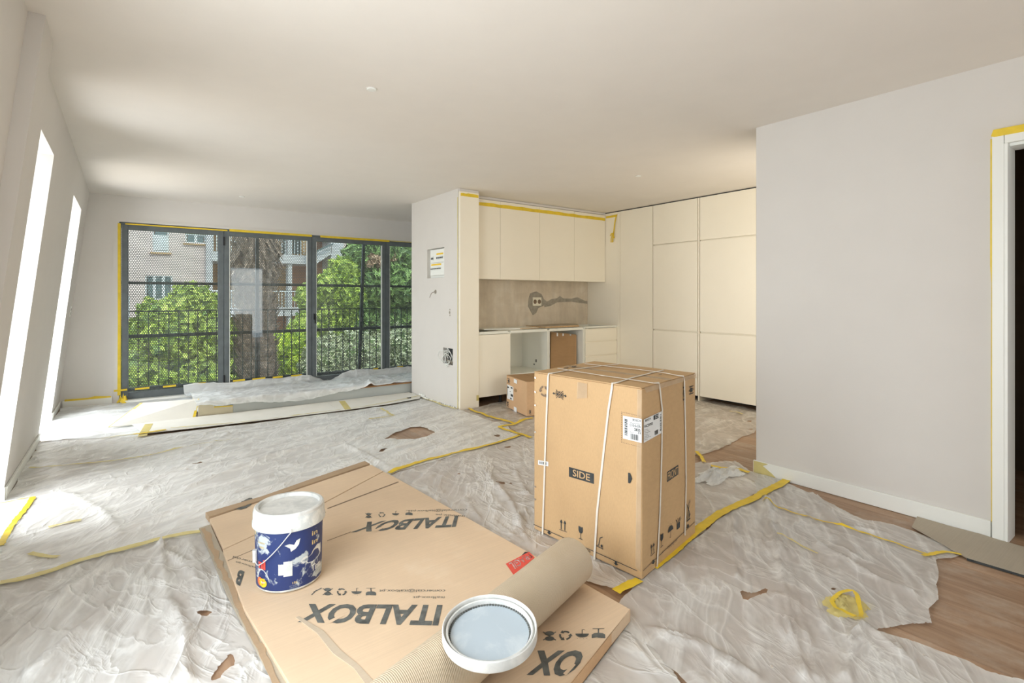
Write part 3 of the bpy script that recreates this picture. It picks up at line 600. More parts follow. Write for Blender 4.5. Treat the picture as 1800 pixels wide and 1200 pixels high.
# tape in the kitchen
r_ = random.Random(3)
def jag(x0, x1, y, z0, z1, n, amp, axis='x'):
    top = [(x0 + (x1 - x0) * i / n, z1 + r_.uniform(-amp, amp)) for i in range(n, -1, -1)]; bot = [(x0, z0), (x1, z0)]
    return [(a, y, b) if axis == 'x' else (y, a, b) for a, b in bot + top]
vtape('yellow tape strip along the top of the wall cabinets', jag(3.42, 5.832, 5.540, 2.478, 2.522, 26, .006), nrm=(0, -1, 0))
vtape('short yellow tape strip at the top of the tall end panel', jag(3.157, 3.404, 5.292, 2.512, 2.545, 7, .007), nrm=(0, -1, 0))
vtape('thin pale tape down the corner between wall and end panel', [(3.1445, 5.331, .02), (3.1445, 5.345, .02), (3.1445, 5.342, 1.2), (3.1445, 5.345, 2.5), (3.1445, 5.331, 2.5)], 'tape2', nrm=(-1, 0, 0))
dt = thing('tape_strip', 'loose yellow tape dangling with a knot from the cabinet top corner', 'tape', (5.84, 5.4, 2.2), 'yellow masking tape')
vtape('', [(5.842, 5.53, 2.515), (5.842, 5.315, 2.515), (5.842, 5.30, 2.55), (5.842, 5.53, 2.545)], nrm=(-1, 0, 0), parent=dt, name='fixed_end')
def rib(pts, w, nrm):
    pts = smooth_line(pts, .02); v = []; f = []; nn = np.array(nrm, float)
    for i, p in enumerate(pts):
        tt = pts[min(i + 1, len(pts) - 1)] - pts[max(i - 1, 0)]; s = np.cross(tt, nn); s = s / (np.linalg.norm(s) + 1e-9) * w / 2; v += [p - s, p + s, p + s + nn * .001, p - s + nn * .001]
    n = len(pts)
    for i in range(n - 1):
        for k in range(4): j = (k + 1) % 4; f.append((i * 4 + k, (i + 1) * 4 + k, (i + 1) * 4 + j, i * 4 + j))
    f += [(0, 1, 2, 3), ((n - 1) * 4 + 3, (n - 1) * 4 + 2, (n - 1) * 4 + 1, (n - 1) * 4)]
    return v, f
mk('loose_end', rib([(5.838, 5.315, 2.54), (5.82, 5.33, 2.44), (5.82, 5.35, 2.32), (5.825, 5.372, 2.22), (5.82, 5.38, 2.14)], .022, (-1, 0, 0)), 'tape', dt)
mk('knot', join(rib([(5.815, 5.42, 2.24), (5.80, 5.37, 2.27), (5.815, 5.34, 2.20)], .02, (-1, 0, 0)), rib([(5.812, 5.36, 2.28), (5.80, 5.385, 2.2), (5.81, 5.40, 2.14)], .018, (-1, 0, 0))), 'tape', dt)
# socket on the plaster and the filled cable chase
so_ = thing('double_socket', 'cream double power socket set in grey cement on the plaster wall', 'socket', (4.80, 5.915, 1.26))
mk('cement_patch', xf(prism([(4.66, 1.30), (4.69, 1.38), (4.80, 1.41), (4.90, 1.37), (4.94, 1.30), (5.02, 1.25), (4.93, 1.20), (4.84, 1.17), (4.80, 1.10), (4.74, 1.07), (4.69, 1.14), (4.65, 1.2)], 0, .006), lambda p: (p[0], 5.9195 - p[2], p[1])), 'greyprimer', so_)
mk('frame', box(4.725, 4.885, 5.898, 5.913, 1.20, 1.325), 'socket', so_, bev=.004)
for x in (4.765, 4.845):
    o = mk('socket_insert', xf(lathe([(0, .012), (.028, .012), (.033, .0), (.033, -.002)], (0, 0, 0), 24), lambda p, x=x: (x + p[0], 5.899 - p[2] * .3, 1.262 + p[1])), 'inklite', so_)
tag(mk('cable_chase', xf(prism([(4.95, 1.24), (5.1, 1.30), (5.2, 1.31), (5.26, 1.345), (5.32, 1.31), (5.5, 1.305), (5.62, 1.325), (5.78, 1.27), (5.83, 1.27), (5.83, 1.225), (5.7, 1.235), (5.5, 1.26), (5.2, 1.25), (5.08, 1.20), (4.96, 1.18)], 0, .005), lambda p: (p[0], 5.9195 - p[2], p[1])), 'greyprimer'), 'grey cement-filled cable channel running right from the double socket', 'wall repair')
# electric panel and junction box in the side of the kitchen wall
ep = thing('breaker_panel', 'open white breaker panel with rows of switches and yellow labels', 'electrical panel', (3.2, 5.89, 1.57))
mk('enclosure', join(box(3.19, 3.222, 5.665, 6.108, 1.574, 1.936), box(3.150, 3.19, 5.665, 5.675, 1.574, 1.936)), 'trimw', ep)
mk('cover', box(3.146, 3.188, 5.672, 6.03, 1.60, 1.925), 'trimw', ep, bev=.004)
for (y0, y1, z0, z1, m_) in ((5.71, 5.80, 1.80, 1.85, 'cable'), (5.84, 5.86, 1.79, 1.85, 'ink')): pass
def rowbr(y0, y1, z0, z1):
    n = max(1, int((y1 - y0) / .03)); s = (y1 - y0) / n
    for i in range(n): b = mk('breaker', box(3.1405, 3.146, y0 + i * s + .002, y0 + (i + 1) * s - .002, z0, z1), 'cable', ep); mk('switch', box(3.136, 3.1405, y0 + i * s + .008, y0 + (i + 1) * s - .008, z0 + .012, z1 - .014), 'ink', b)
rowbr(5.69, 5.86, 1.795, 1.84); rowbr(5.93, 6.0, 1.79, 1.84); rowbr(5.74, 6.01, 1.665, 1.705)
for y0, y1, z0 in ((5.69, 5.86, 1.855), (5.74, 6.0, 1.725)): mk('label_strip', box(3.1435, 3.146, y0, y1, z0, z0 + .02), 'yel', ep)
mk('cover_split', box(3.1455, 3.1465, 5.68, 6.02, 1.757, 1.760), 'ink', ep)
jb = thing('junction_box', 'square junction box low on the wall with coiled white cables', 'junction box', (3.19, 5.57, .51))
mk('enclosure', box(3.205, 3.222, 5.457, 5.685, .514, .706), 'ink', jb); mk('terminal_strip', join(*[box(3.17, 3.205, 5.47 + i * .045, 5.50 + i * .045, .52, .56) for i in range(4)]), 'greyprimer', jb)
rr = random.Random(5)
for k in range(5):
    cy, cz, ra, rb = 5.565 + rr.uniform(-.02, .02), .60 + rr.uniform(-.02, .02), rr.uniform(.05, .085), rr.uniform(.06, .10); a0 = rr.uniform(0, 6)
    mk('cable_loop', tube([(3.15 - .02 * math.sin(t_ * 2 + k) - .008 * k, cy + ra * math.cos(a0 + t_), cz + rb * math.sin(a0 + t_)) for t_ in np.linspace(0, 5.6, 26)], .0045, 6), 'cable', jb, smooth=True)
mk('loose_cable', tube(smooth_line([(3.16, 5.60, .66), (3.12, 5.70, .67), (3.115, 5.765, .61), (3.12, 5.70, .545), (3.17, 5.62, .54)], .02), .003, 6), 'cable', jb, smooth=True)
wp = thing('wire_outlet', 'small wall outlet hole with a wire poking out below the breaker panel', 'outlet', (3.14, 5.88, 1.39)); mk('hole_plate', xf(lathe([(0, 0), (.022, 0), (.026, .002)], (0, 0, 0), 14), lambda p: (3.1425 - p[2], 5.885 + p[0], 1.393 + p[1])), 'greyprimer', wp); mk('wire', tube(smooth_line([(3.14, 5.885, 1.395), (3.10, 5.90, 1.38), (3.10, 5.96, 1.32)], .02), .0035, 6), 'inklite', wp)
wp = thing('wire_outlet', 'small unfinished wall outlet near the end panel at worktop height', 'outlet', (3.14, 5.52, 1.14)); mk('hole_plate', xf(lathe([(0, 0), (.014, 0), (.018, .002)], (0, 0, 0), 12), lambda p: (3.1425 - p[2], 5.521 + p[0], 1.142 + p[1])), 'greyprimer', wp); mk('screw_tab', box(3.1415, 3.1445, 5.515, 5.527, 1.168, 1.185), 'greyprimer', wp); mk('screw_tab', box(3.1415, 3.1445, 5.515, 5.527, 1.10, 1.116), 'greyprimer', wp)
wp = thing('wall_switch', 'tiny socket plate on the sloping left wall before the far corner', 'outlet', (-.5, 7.9, 1.15)); mk('plate', ([(p[0] + SH * p[2], p[1], p[2]) for p in box(-.6395, -.634, 7.86, 7.93, 1.10, 1.22)[0]], BF), 'trimw', wp, bev=.002); [mk('slot', ([(p[0] + SH * p[2], p[1], p[2]) for p in box(-.634, -.633, 7.88, 7.91, z, z + .025)[0]], BF), 'ink', wp) for z in (1.125, 1.17)]

# ================================================================== BIG CARTON
A = np.array([1.932, 1.603, 0]); L = np.array([1.868, 2.322, 0]); Rr = np.array([2.552, 1.742, 0]); B = L + Rr - A; BH = .902
Z0 = .008
def carton(A, L, R, B, z0, z1, name, mat, par, bulge=.0025):
    c = (A + B) / 2; v = []; f = []; S = [A, L, B, R]; n = 8; H = 7
    for h in range(H + 1):
        t = h / H
        for i in range(4):
            p, q = S[i], S[(i + 1) % 4]; m = (p + q) / 2 - c; m = m / np.linalg.norm(m)
            for k in range(n):
                s = k / n; x = p + (q - p) * s + m * bulge * math.sin(math.pi * s) * math.sin(math.pi * t) * 1.5
                v.append((x[0], x[1], z0 + (z1 - z0) * t))
    W_ = 4 * n
    for h in range(H):
        for i in range(W_): j = (i + 1) % W_; f.append((h * W_ + j, h * W_ + i, (h + 1) * W_ + i, (h + 1) * W_ + j))
    f += [tuple(range(W_)), tuple(range(H * W_, (H + 1) * W_))[::-1]]
    return mk(name, (v, f), mat, par, bev=.006)
cb = thing('cardboard_box', 'tall strapped cardboard appliance box standing in the middle of the floor', 'box', ((A + B)[0] / 2, (A + B)[1] / 2, 0))
carton(A, L, Rr, B, Z0, BH - .006, 'carton', 'card', cb)
FLATS.append(np.array([A[:2], Rr[:2], B[:2], L[:2]]))
uz = np.array([0, 0, 1.0])
def unit(v): return v / np.linalg.norm(v)
nL = unit(np.cross(L - A, uz)); nL = nL if np.dot(nL, A - B) > 0 else -nL
nR = unit(np.cross(Rr - A, uz)); nR = nR if np.dot(nR, A - B) > 0 else -nR
# four lid flaps with a taped seam
uL, uR = unit(L - A), unit(Rr - A); wL, wR = np.linalg.norm(L - A), np.linalg.norm(Rr - A)
def topP(a, b, z): return A + uL * a * wL + uR * b * wR + uz * z
def slabq(q, t): return [tuple(p) for p in q] + [tuple(p + uz * t) for p in q], BF
for q in ([topP(.003, -.003, BH - .005), topP(.003, .497, BH - .005), topP(.997, .497, BH - .005), topP(.997, -.003, BH - .005)], [topP(.003, .503, BH - .005), topP(.003, 1.003, BH - .005), topP(.997, 1.003, BH - .005), topP(.997, .503, BH - .005)]):
    mk('lid_flap', slabq(q, .005), 'card', cb, bev=.0015)
mk('seam_tape', slabq([topP(-.0, .46, BH + .0002), topP(0, .545, BH + .0002), topP(1, .545, BH + .0002), topP(1, .46, BH + .0002)], .0006), 'tapec', cb)
FL = lambda x, y: onP(x, y, A, nL); FR = lambda x, y: onP(x, y, A, nR); FT = lambda x, y: onZ(x, y, BH + .001)
def onface(name, vf, px, plane, mat, **k): return decal(name, vf, [plane(*p) for p in px], mat, cb, **k)
SQ = shape_mesh([rect(0, 1, 0, 1)])
onface('seam_tape_end', SQ, [(1015, 700), (1033, 699), (1033, 674), (1016, 671)], FL, 'tapec', nrm=nL, lift=.0048)
onface('edge_tape', SQ, [(1134, 690), (1223, 663), (1223, 656), (1131, 681)], FR, 'tapec', nrm=nR, lift=.0052)
onface('corner_tape', SQ, [(1118, 996), (1127, 1004), (1129, 686), (1121, 684)], FL, 'tapec', nrm=nL, lift=.0042)
def ink(name, shp, px, plane, mat='ink', lift=.0045): 
    return decal(name, shp, [plane(*p) for p in px], mat, cb, fit=False if isinstance(shp, tuple) and shp[0].min() >= -.3 and shp[0].max() <= 1.3 else True, nrm=nL if plane is FL else (nR if plane is FR else uz), lift=lift)
ink('print_block', SQ, [(1001, 837), (1045, 850), (1045, 832), (1001, 820)], FL); decal('print_word', text_mesh('SIDE', .012), [FL(*p) for p in [(1008, 836), (1038, 845), (1038, 833), (1008, 824)]], 'card', cb, nrm=nL, lift=.0052)
ink('print_block', SQ, [(1171, 847), (1191, 833), (1191, 816), (1171, 829)], FR); decal('print_word', text_mesh('FRONT', .012), [FR(*p) for p in [(1172, 844), (1190, 832), (1190, 819), (1172, 830)]], 'card', cb, nrm=nR, lift=.0052)
ink('arrow_print', shape_mesh([[(0, 0), (.5, 0), (1, .5), (.5, 1), (0, 1)]]), [(1105, 848), (1112, 850), (1112, 832), (1105, 830)], FL)
ink('clamp_symbol', shape_mesh(ic_clamp()), [(972, 698), (997, 704), (997, 688), (972, 683)], FL)
ink('recycle_symbol', shape_mesh(ic_recycle()), [(949, 695), (965, 699), (965, 679), (949, 676)], FL, 'inklite')
ink('arrows_symbol', shape_mesh(ic_arrows()), [(984, 930), (997, 935), (997, 915), (984, 911)], FL)
ink('glass_symbol', shape_mesh(ic_glass()), [(1017, 945), (1026, 949), (1026, 926), (1017, 923)], FL)
ink('trolley_symbol', shape_mesh(ic_truck()), [(1049, 959), (1061, 965), (1061, 943), (1049, 939)], FL)
ink('clamp_line', SQ, [(939, 921.5), (1121, 1003), (1121, 1001.8), (939, 920.3)], FL)
decal('print_word', text_mesh('Clamping  Line', .003), [FL(*p) for p in [(1002, 957), (1039, 973), (1039, 965), (1002, 949)]], 'ink', cb, nrm=nL, lift=.0045)
ink('down_arrow', shape_mesh(ic_down()), [(962, 937), (970, 941), (970, 933), (962, 930)], FL); ink('down_arrow', shape_mesh(ic_down()), [(1079, 991), (1088, 995), (1088, 988), (1079, 984)], FL)
ink('clamp_line', SQ, [(1129, 1003), (1220, 917), (1220, 916), (1129, 1002)], FR)
ink('arrows_symbol', shape_mesh(ic_arrows()), [(1142, 977), (1150, 970), (1150, 951), (1142, 957)], FR); ink('glass_symbol', shape_mesh(ic_glass()), [(1159, 963), (1165, 957), (1165, 935), (1159, 940)], FR)
ink('umbrella_symbol', shape_mesh(ic_umbrella()), [(1173, 947), (1182, 939), (1182, 916), (1173, 923)], FR); ink('hand_symbol', shape_mesh(ic_hand()), [(1187, 932), (1196, 924), (1196, 905), (1187, 912)], FR)
ink('no_trolley_symbol', shape_mesh(ic_cross()), [(1206, 917), (1212, 911), (1212, 876), (1206, 882)], FR); decal('print_word', text_mesh('Clamping Line', .003), [FR(*p) for p in [(1172, 967), (1189, 951), (1189, 945), (1172, 960)]], 'inklite', cb, nrm=nR, lift=.0045)
ink('down_arrow', shape_mesh(ic_down()), [(1205, 930), (1211, 925), (1211, 919), (1205, 923)], FR); ink('down_arrow', shape_mesh(ic_down()), [(1144, 994), (1151, 987), (1151, 981), (1144, 986)], FR)
ink('stack_symbol', shape_mesh(ic_stack()), [(1209, 694), (1219, 690), (1219, 676), (1209, 680)], FR); ink('stack_symbol', shape_mesh(ic_stack()), [(1199, 704), (1203, 702), (1203, 678), (1199, 680)], FR)
ink('top_print', shape_mesh([line2((0, .3), (1, .5), .25)]), [(1158, 661), (1164, 660), (1163, 657), (1157, 658)], FT); ink('top_print', shape_mesh([rect(0, .3, 0, 1), rect(.4, .6, 0, 1), rect(.7, 1, 0, 1)]), [(990, 649), (998, 648), (1000, 646), (993, 647)], FT); ink('top_print', text_mesh('xxx', .01), [(1003, 647), (1013, 646), (1014, 643), (1006, 644)], FT)
# wrap-around label
onface('shipping_label', SQ, [(1096, 770), (1129, 778), (1129, 736), (1096, 730)], FL, 'paper', nrm=nL, lift=.0046); onface('shipping_label', SQ, [(1130, 778), (1162, 760), (1162, 722), (1130, 737)], FR, 'paper', nrm=nR, lift=.0046)
def lab(nm, shp, px, pl, m_='ink', fit=True): decal(nm, shp, [pl(*p) for p in px], m_, cb, fit=fit, nrm=nL if pl is FL else nR, lift=.0053)
lab('barcode', shape_mesh(bars_h(24, 3)), [(1099, 764), (1104, 765.5), (1104, 737), (1099, 735)], FL); lab('barcode', shape_mesh(bars(16, 4)), [(1109, 771), (1123, 774), (1123, 764), (1109, 761)], FL); lab('barcode', shape_mesh(bars(12, 5)), [(1149, 764.5), (1155, 761.5), (1155, 754), (1149, 757)], FR); lab('barcode', shape_mesh(bars_h(24, 6)), [(1158.5, 757), (1160.5, 756), (1160.5, 727), (1158.5, 728)], FR)
lab('label_text', text_mesh('BOSCH', .015), [(1113, 739), (1127, 741.5), (1127, 737.5), (1113, 735.2)], FL); lab('label_text', text_mesh('Waschmaschine', .0), [(1109, 743), (1127, 746), (1127, 744), (1109, 741)], FL); lab('label_text', text_mesh('C10-0-03h', .01), [(1108, 748.5), (1127, 752), (1127, 746.5), (1108, 744)], FL); lab('label_text', text_mesh('2835', .03), [(1116, 756.5), (1127, 758.5), (1127, 753.5), (1116, 751.5)], FL); lab('label_text', text_mesh('31', .03), [(1122.5, 762), (1127.5, 763), (1127.5, 759), (1122.5, 758)], FL); lab('label_text', text_mesh('- - -', .02), [(1109, 759), (1114, 760), (1114, 759), (1109, 758)], FL)
lab('label_text', text_mesh('BOSCH', .015), [(1132.5, 741), (1142, 737), (1142, 733), (1132.5, 737)], FR); lab('label_text', text_mesh('VAC250923', .01), [(1130.5, 752), (1146, 745.5), (1146, 741), (1130.5, 747)], FR)
for i in range(7): lab('label_text', text_mesh(['Lavadora', 'Lave-linge', 'Washer', 'Wasmachine', 'Lavatrice', 'Pralka', 'Pesumasin'][i], 0), [(1131, 756 + i * 2.9), (1131 + 6 + (i % 3) * 2.5, 754 + i * 2.9 - (i % 3)), (1131 + 6 + (i % 3) * 2.5, 752.5 + i * 2.9 - (i % 3)), (1131, 754.3 + i * 2.9)], FR)
lab('label_text', shape_mesh([rect(.4, 1, .75, 1), rect(0, .35, 0, 1), rect(.4, 1, 0, .25), rect(.45, .95, .35, .65)]), [(1147, 738), (1156, 734), (1156, 726), (1147, 730)], FR)
lab('small_label', SQ, [(947, 816), (965, 819), (965, 811), (947, 808)], FL, 'paper'); lab2 = decal('barcode', shape_mesh(bars(14, 9)), [FL(*p) for p in [(949, 814.5), (963, 817), (963, 812), (949, 810)]], 'ink', cb, nrm=nL, lift=.0055)
# perforation dots round the label and staples down the left edge
dots = [rect(i / 12, i / 12 + .04, .985, 1) for i in range(12)] + [rect(i / 12, i / 12 + .04, 0, .015) for i in range(12)] + [rect(0, .03, i / 14, i / 14 + .03) for i in range(14)]
ink('dotted_line', shape_mesh(dots), [(1093, 777), (1128, 786), (1128, 731), (1093, 723)], FL, 'inklite')
for y in (663, 688, 711, 758, 854, 876): onface('staple', SQ, [(940.5, y + 1.5), (943, y + 2.8), (943, y), (940.5, y - 1.2)], FL, 'staple', nrm=nL, lift=.0046)
# straps
def strap(pts, side, w=.012):
    v = []; f = []; n = len(pts)
    for i, (p, nn) in enumerate(pts):
        p = np.array(p); t = pts[min(i + 1, n - 1)][0] - pts[max(i - 1, 0)][0]; s = unit(np.cross(t, nn)) * w / 2
        v += [p - s, p + s, p + s + nn * .0016, p - s + nn * .0016]
    for i in range(n - 1):
        for k in range(4): j = (k + 1) % 4; f.append((i * 4 + k, (i + 1) * 4 + k, (i + 1) * 4 + j, i * 4 + j))
    f += [(0, 1, 2, 3), ((n - 1) * 4 + 3, (n - 1) * 4 + 2, (n - 1) * 4 + 1, (n - 1) * 4)]
    return mk('strap', (v, f), 'strap', cb)
def strapL(fpx, tpx):   # down the SIDE face, then over the top
    P = [(FL(*p) + nL * .0062, nL) for p in fpx]; e = P[-1][0]
    P.append((np.array([*(e[:2] - nL[:2] * .004), BH + .000]), unit(nL + uz))); P += [(onZ(*p, BH + .004), uz) for p in tpx]; strap(P, 'L')
def strapR(fpx, tpx):
    P = [(FR(*p) + nR * .0062, nR) for p in fpx]; e = P[-1][0]
    P.append((np.array([*(e[:2] - nR[:2] * .004), BH + .000]), unit(nR + uz))); P += [(onZ(*p, BH + .0058), uz) for p in tpx]; strap(P, 'R')
strapL([(955, 945), (958, 850), (961, 760), (965, 662)], [(975, 655), (1000, 650), (1060, 642.5), (1088, 639.8)])
strapL([(1046, 985), (1051, 900), (1063, 790), (1071, 720), (1077, 682)], [(1086, 672), (1110, 664), (1150, 654), (1166, 650.3)])
strapR([(1153, 995), (1158, 900), (1161, 800), (1162, 720), (1158, 683)], [(1148, 673), (1120, 668.5), (1060, 660), (1000, 650.5), (981, 647.2)])
strapR([(1202, 940), (1204, 850), (1203, 760), (1201, 670)], [(1192, 660), (1165, 654.5), (1120, 649), (1064, 643), (1028, 639.2)])

# ================================================================== SMALL CARTON beside the cabinets
sA = np.array([3.571, 4.567, 0]); sL = np.array([3.686, 5.11, 0]); u1 = unit(sL - sA); u2 = np.array([u1[1], -u1[0], 0]); sR = sA + u2 * .42; sB = sL + u2 * .42
sb = thing('cardboard_box', 'small cardboard box on the floor in front of the kitchen cabinets', 'box', ((sA + sB)[0] / 2, (sA + sB)[1] / 2, 0))
carton(sA, sL, sR, sB, .008, .388, 'carton', 'cards', sb, .003); FLATS.append(np.array([sA[:2], sR[:2], sB[:2], sL[:2]]))
n1 = -u2; n2 = -u1; SL_ = lambda x, y: onP(x, y, sA, n1); SR_ = lambda x, y: onP(x, y, sA, n2)
for q in ((0, .49), (.51, 1.0)):
    mk('lid_flap', slabq([sA + u1 * a * np.linalg.norm(sL - sA) + u2 * b * .42 + uz * .3885 for a, b in ((.005, q[0]), (.005, q[1]), (.995, q[1]), (.995, q[0]))], .004), 'carddk', sb)
def sd(nm, shp, px, pl, m_): decal(nm, shp, [pl(*p) for p in px], m_, sb, nrm=n1 if pl is SL_ else n2, lift=.0055)
sd('shipping_label', SQ, [(892, 700), (903, 704), (903, 680), (892, 675)], SL_, 'paper'); 
decal('label_text', shape_mesh([rect(.1, .3, .8, .9), rect(.5, .7, .85, .95), rect(.5, .75, .35, .5), rect(.4, .5, .6, .65), rect(.45, .6, .15, .25), rect(.1, .14, .3, .95)]), [SL_(*p) for p in [(892.5, 699), (902.5, 703), (902.5, 681), (892.5, 677)]], 'ink', sb, nrm=n1, lift=.0065)
sd('hand_hole', shape_mesh([ell(.5, .5, .5, .5, n=14)]), [(904, 688), (909.5, 690), (909.5, 683.5), (904, 682)], SL_, 'carddk'); sd('tape_tab', SQ, [(904, 672), (909.5, 674.5), (909.5, 668), (904, 665)], SL_, 'paper'); sd('tape_tab', SQ, [(904, 722), (909, 724.5), (909, 716.5), (904, 714)], SL_, 'paper')
sd('clamp_symbol', shape_mesh(ic_stack()), [(892, 672), (897.5, 674), (897.5, 666), (892, 664)], SL_, 'ink'); sd('side_print', shape_mesh([rect(0, 1, .7, 1), rect(0, 1, .35, .55), rect(0, 1, 0, .2)]), [(892, 713), (894.5, 714.5), (894.5, 706), (892, 705)], SL_, 'ink'); sd('clamp_symbol', shape_mesh(ic_stack()), [(929, 727), (934, 728), (934, 720), (929, 720)], SR_, 'ink')

# ================================================================== FLAT CARDBOARD SLAB in the foreground
sl = thing('cardboard_slab', 'large dusty flat cardboard pack lying on the dust sheet in the foreground', 'cardboard', (1.0, 2.4, 0))
P0 = [(.50, 1.05), (1.645, 1.425), (1.525, 3.49), (1.512, 3.62), (.985, 3.30), (.40, 3.02), (.395, 2.4)]
def ztop(p): return .036 + .0192 * (p[0] - .35)
SP0, SN = np.array([.35, 0, .036]), np.array([-.0192, 0, 1.0])
FLATS.append(np.array([(.30, .98), (1.66, 1.40), (1.55, 3.98), (1.48, 4.02), (.36, 3.62)]))
mk('main_panel', prism(P0, .009, [float(ztop(p)) for p in P0]), 'slab', sl, bev=.003)
fl_ = [(.405, 3.035), (.98, 3.312), (1.512, 3.632), (1.50, 3.83), (.395, 3.50)]
mk('far_flap', prism(fl_, .009, [float(ztop(p)) - .0015 for p in fl_]), 'slab', sl, bev=.002)
fe_ = [(.393, 3.512), (.75, 3.62), (1.10, 3.725), (1.495, 3.845), (1.487, 3.93), (1.08, 3.80), (.70, 3.66), (.385, 3.60)]; mk('far_edge_strip', prism(fe_, .009, [float(ztop(p)) + .004 for p in fe_]), 'slabedge', sl, bev=.002)
mk('torn_layer', prism([(.335, 3.42), (.392, 3.44), (.40, 3.0), (.43, 2.5), (.49, 1.7), (.50, 1.05), (.40, 1.0), (.42, 1.7), (.385, 2.2), (.36, 2.6), (.35, 3.0)], .009, .024), 'tan', sl)
rt_ = random.Random(11); tp = []
for i in range(46):
    t_ = i / 45; tp.append((.34 + .075 * t_ + rt_.uniform(-.004, .006), 3.40 - 2.0 * t_))
tp2 = [(x + .016 + abs(rt_.gauss(0, .008)), y) for x, y in reversed(tp)]
mk('torn_edge', prism(tp + tp2, .0245, .0265), 'slabedge', sl); 
# long crack of torn liner across the near left part
ck = [(.555, 2.20), (.60, 2.05), (.615, 1.9), (.645, 1.78), (.655, 1.66), (.665, 1.5), (.66, 1.35)]; ckw = [.006, .012, .014, .010, .014, .016, .016]
mk('torn_strip', prism([(x + w_ , y) for (x, y), w_ in zip(ck, ckw)] + [(x - w_, y) for (x, y), w_ in reversed(list(zip(ck, ckw)))], .038, .0435), 'tornpale', sl)
mk('edge_panel', prism([(1.647, 1.426), (1.651, 1.429), (.510, 1.042), (.50, 1.048)][::-1], .01, .057), 'cards', sl)
def zq(px, z=0): return [onP(a, b, SP0, SN) for a, b in px]
# fold grooves
for px in ([(665, 1191), (905, 1011), (906, 1012), (667, 1192)], [(480, 924), (572, 899), (573, 900.5), (481, 925.5)], [(575, 893), (700, 846), (701, 847.5), (576, 894.5)], [(575, 950), (617, 934), (617, 935), (575, 951)], [(400, 985), (470, 955), (470, 956), (400, 986)]):
    decal('fold_line', SQ, zq(px, .061), 'inklite', sl, nrm=uz, lift=.0006)
def logo(px, z=.0605, s='ITALBOX', m_='ink2'):
    decal('printed_word', text_mesh(s, .035, .0), zq(px, z), m_, sl, nrm=uz)
def print_word(s, px, z, b=.0, m_='ink2'): decal('printed_word', text_mesh(s, b), zq(px, z), m_, sl, nrm=uz)
logo([(778, 1063), (543, 1061), (521, 1094), (770, 1100)]); logo([(806, 906), (646, 917), (615, 936), (801, 926)], .0605)
# third logo: only X and O show beside the roll
print_word('OX', [(1034, 1143), (945, 1143), (924, 1187), (1005, 1189)], .0605, .04)
print_word('italbox.pt', [(782, 1047), (726, 1047), (725, 1052), (781, 1052)], .0605); print_word('comercial@italbox.pt', [(783, 1035), (667, 1035), (666, 1041), (782, 1041)], .0605)
print_word('italbox.pt', [(818, 905), (766, 902), (765, 906), (816, 909)], .0605); print_word('comercial@italbox.pt', [(822, 893), (722, 896), (721, 900), (820, 899)], .0605)
print_word('italbox.pt', [(452, 996), (415, 985), (414, 989), (451, 1000)], .041); print_word('comercial', [(455, 989), (410, 977), (409, 981), (454, 993)], .041)
def icons(px0, px1, h, z, seq):
    n = len(seq)
    for i, ic in enumerate(seq):
        c = np.array(px0, float) + (np.array(px1, float) - np.array(px0, float)) * i / max(1, n - 1); w_ = h * .7
        decal('care_symbol', shape_mesh(ic()), zq([(c[0] + w_, c[1] - h / 2), (c[0] - w_, c[1] - h / 2), (c[0] - w_, c[1] + h / 2), (c[0] + w_, c[1] + h / 2)], z), 'ink2', sl, nrm=uz, fit=True)
icons((652, 1040), (576, 1040), 13, .0605, [ic_glass, ic_umbrella, ic_recycle, ic_hour]); decal('care_symbol', shape_mesh([line2((0, 0), (.8, .6), .1), line2((.5, .3), (1, 1), .1)]), zq([(566, 1033), (547, 1033), (547, 1046), (566, 1046)], .0605), 'ink2', sl, nrm=uz)
icons((719, 901), (648, 906), 9, .0605, [ic_glass, ic_umbrella, ic_recycle, ic_hour]); icons((1052, 1113), (966, 1118), 17, .0605, [ic_glass, ic_umbrella, ic_recycle, ic_hour])
print_word('X', [(436, 878), (425, 881), (402, 898), (416, 894)], .056, .05); print_word('O', [(448, 872), (428, 878), (408, 898), (440, 893)], .0605, .05)
print_word('B', [(430, 1005), (420, 1000), (412, 1025), (422, 1030)], .043, .05)
# red FRAGIL label
decal('fragile_label', SQ, zq([(940, 980), (903, 1011), (889, 991), (930, 970)], .0615), 'red', sl, nrm=uz, lift=.0015)
decal('fragile_word', text_mesh('FRAGIL', .02), zq([(929, 973), (894, 990), (902, 1003), (937, 979)]), 'paper', sl, nrm=uz, lift=.0015)
for qd in ([(578, 1091), (603, 1079), (606, 1082), (580, 1096)], [(656, 932), (672, 925), (674, 928), (658, 936)], [(990, 1184), (1008, 1166), (1012, 1169), (995, 1188)]): decal('logo_cut', SQ, zq(qd), 'slab', sl, nrm=uz, lift=.0020)
decal('black_corner', shape_mesh([[(0, 0), (1, 0), (.6, 1)]]), zq([(915, 978), (930, 970), (926, 969), (918, 971)], .0608), 'ink', sl, nrm=uz)

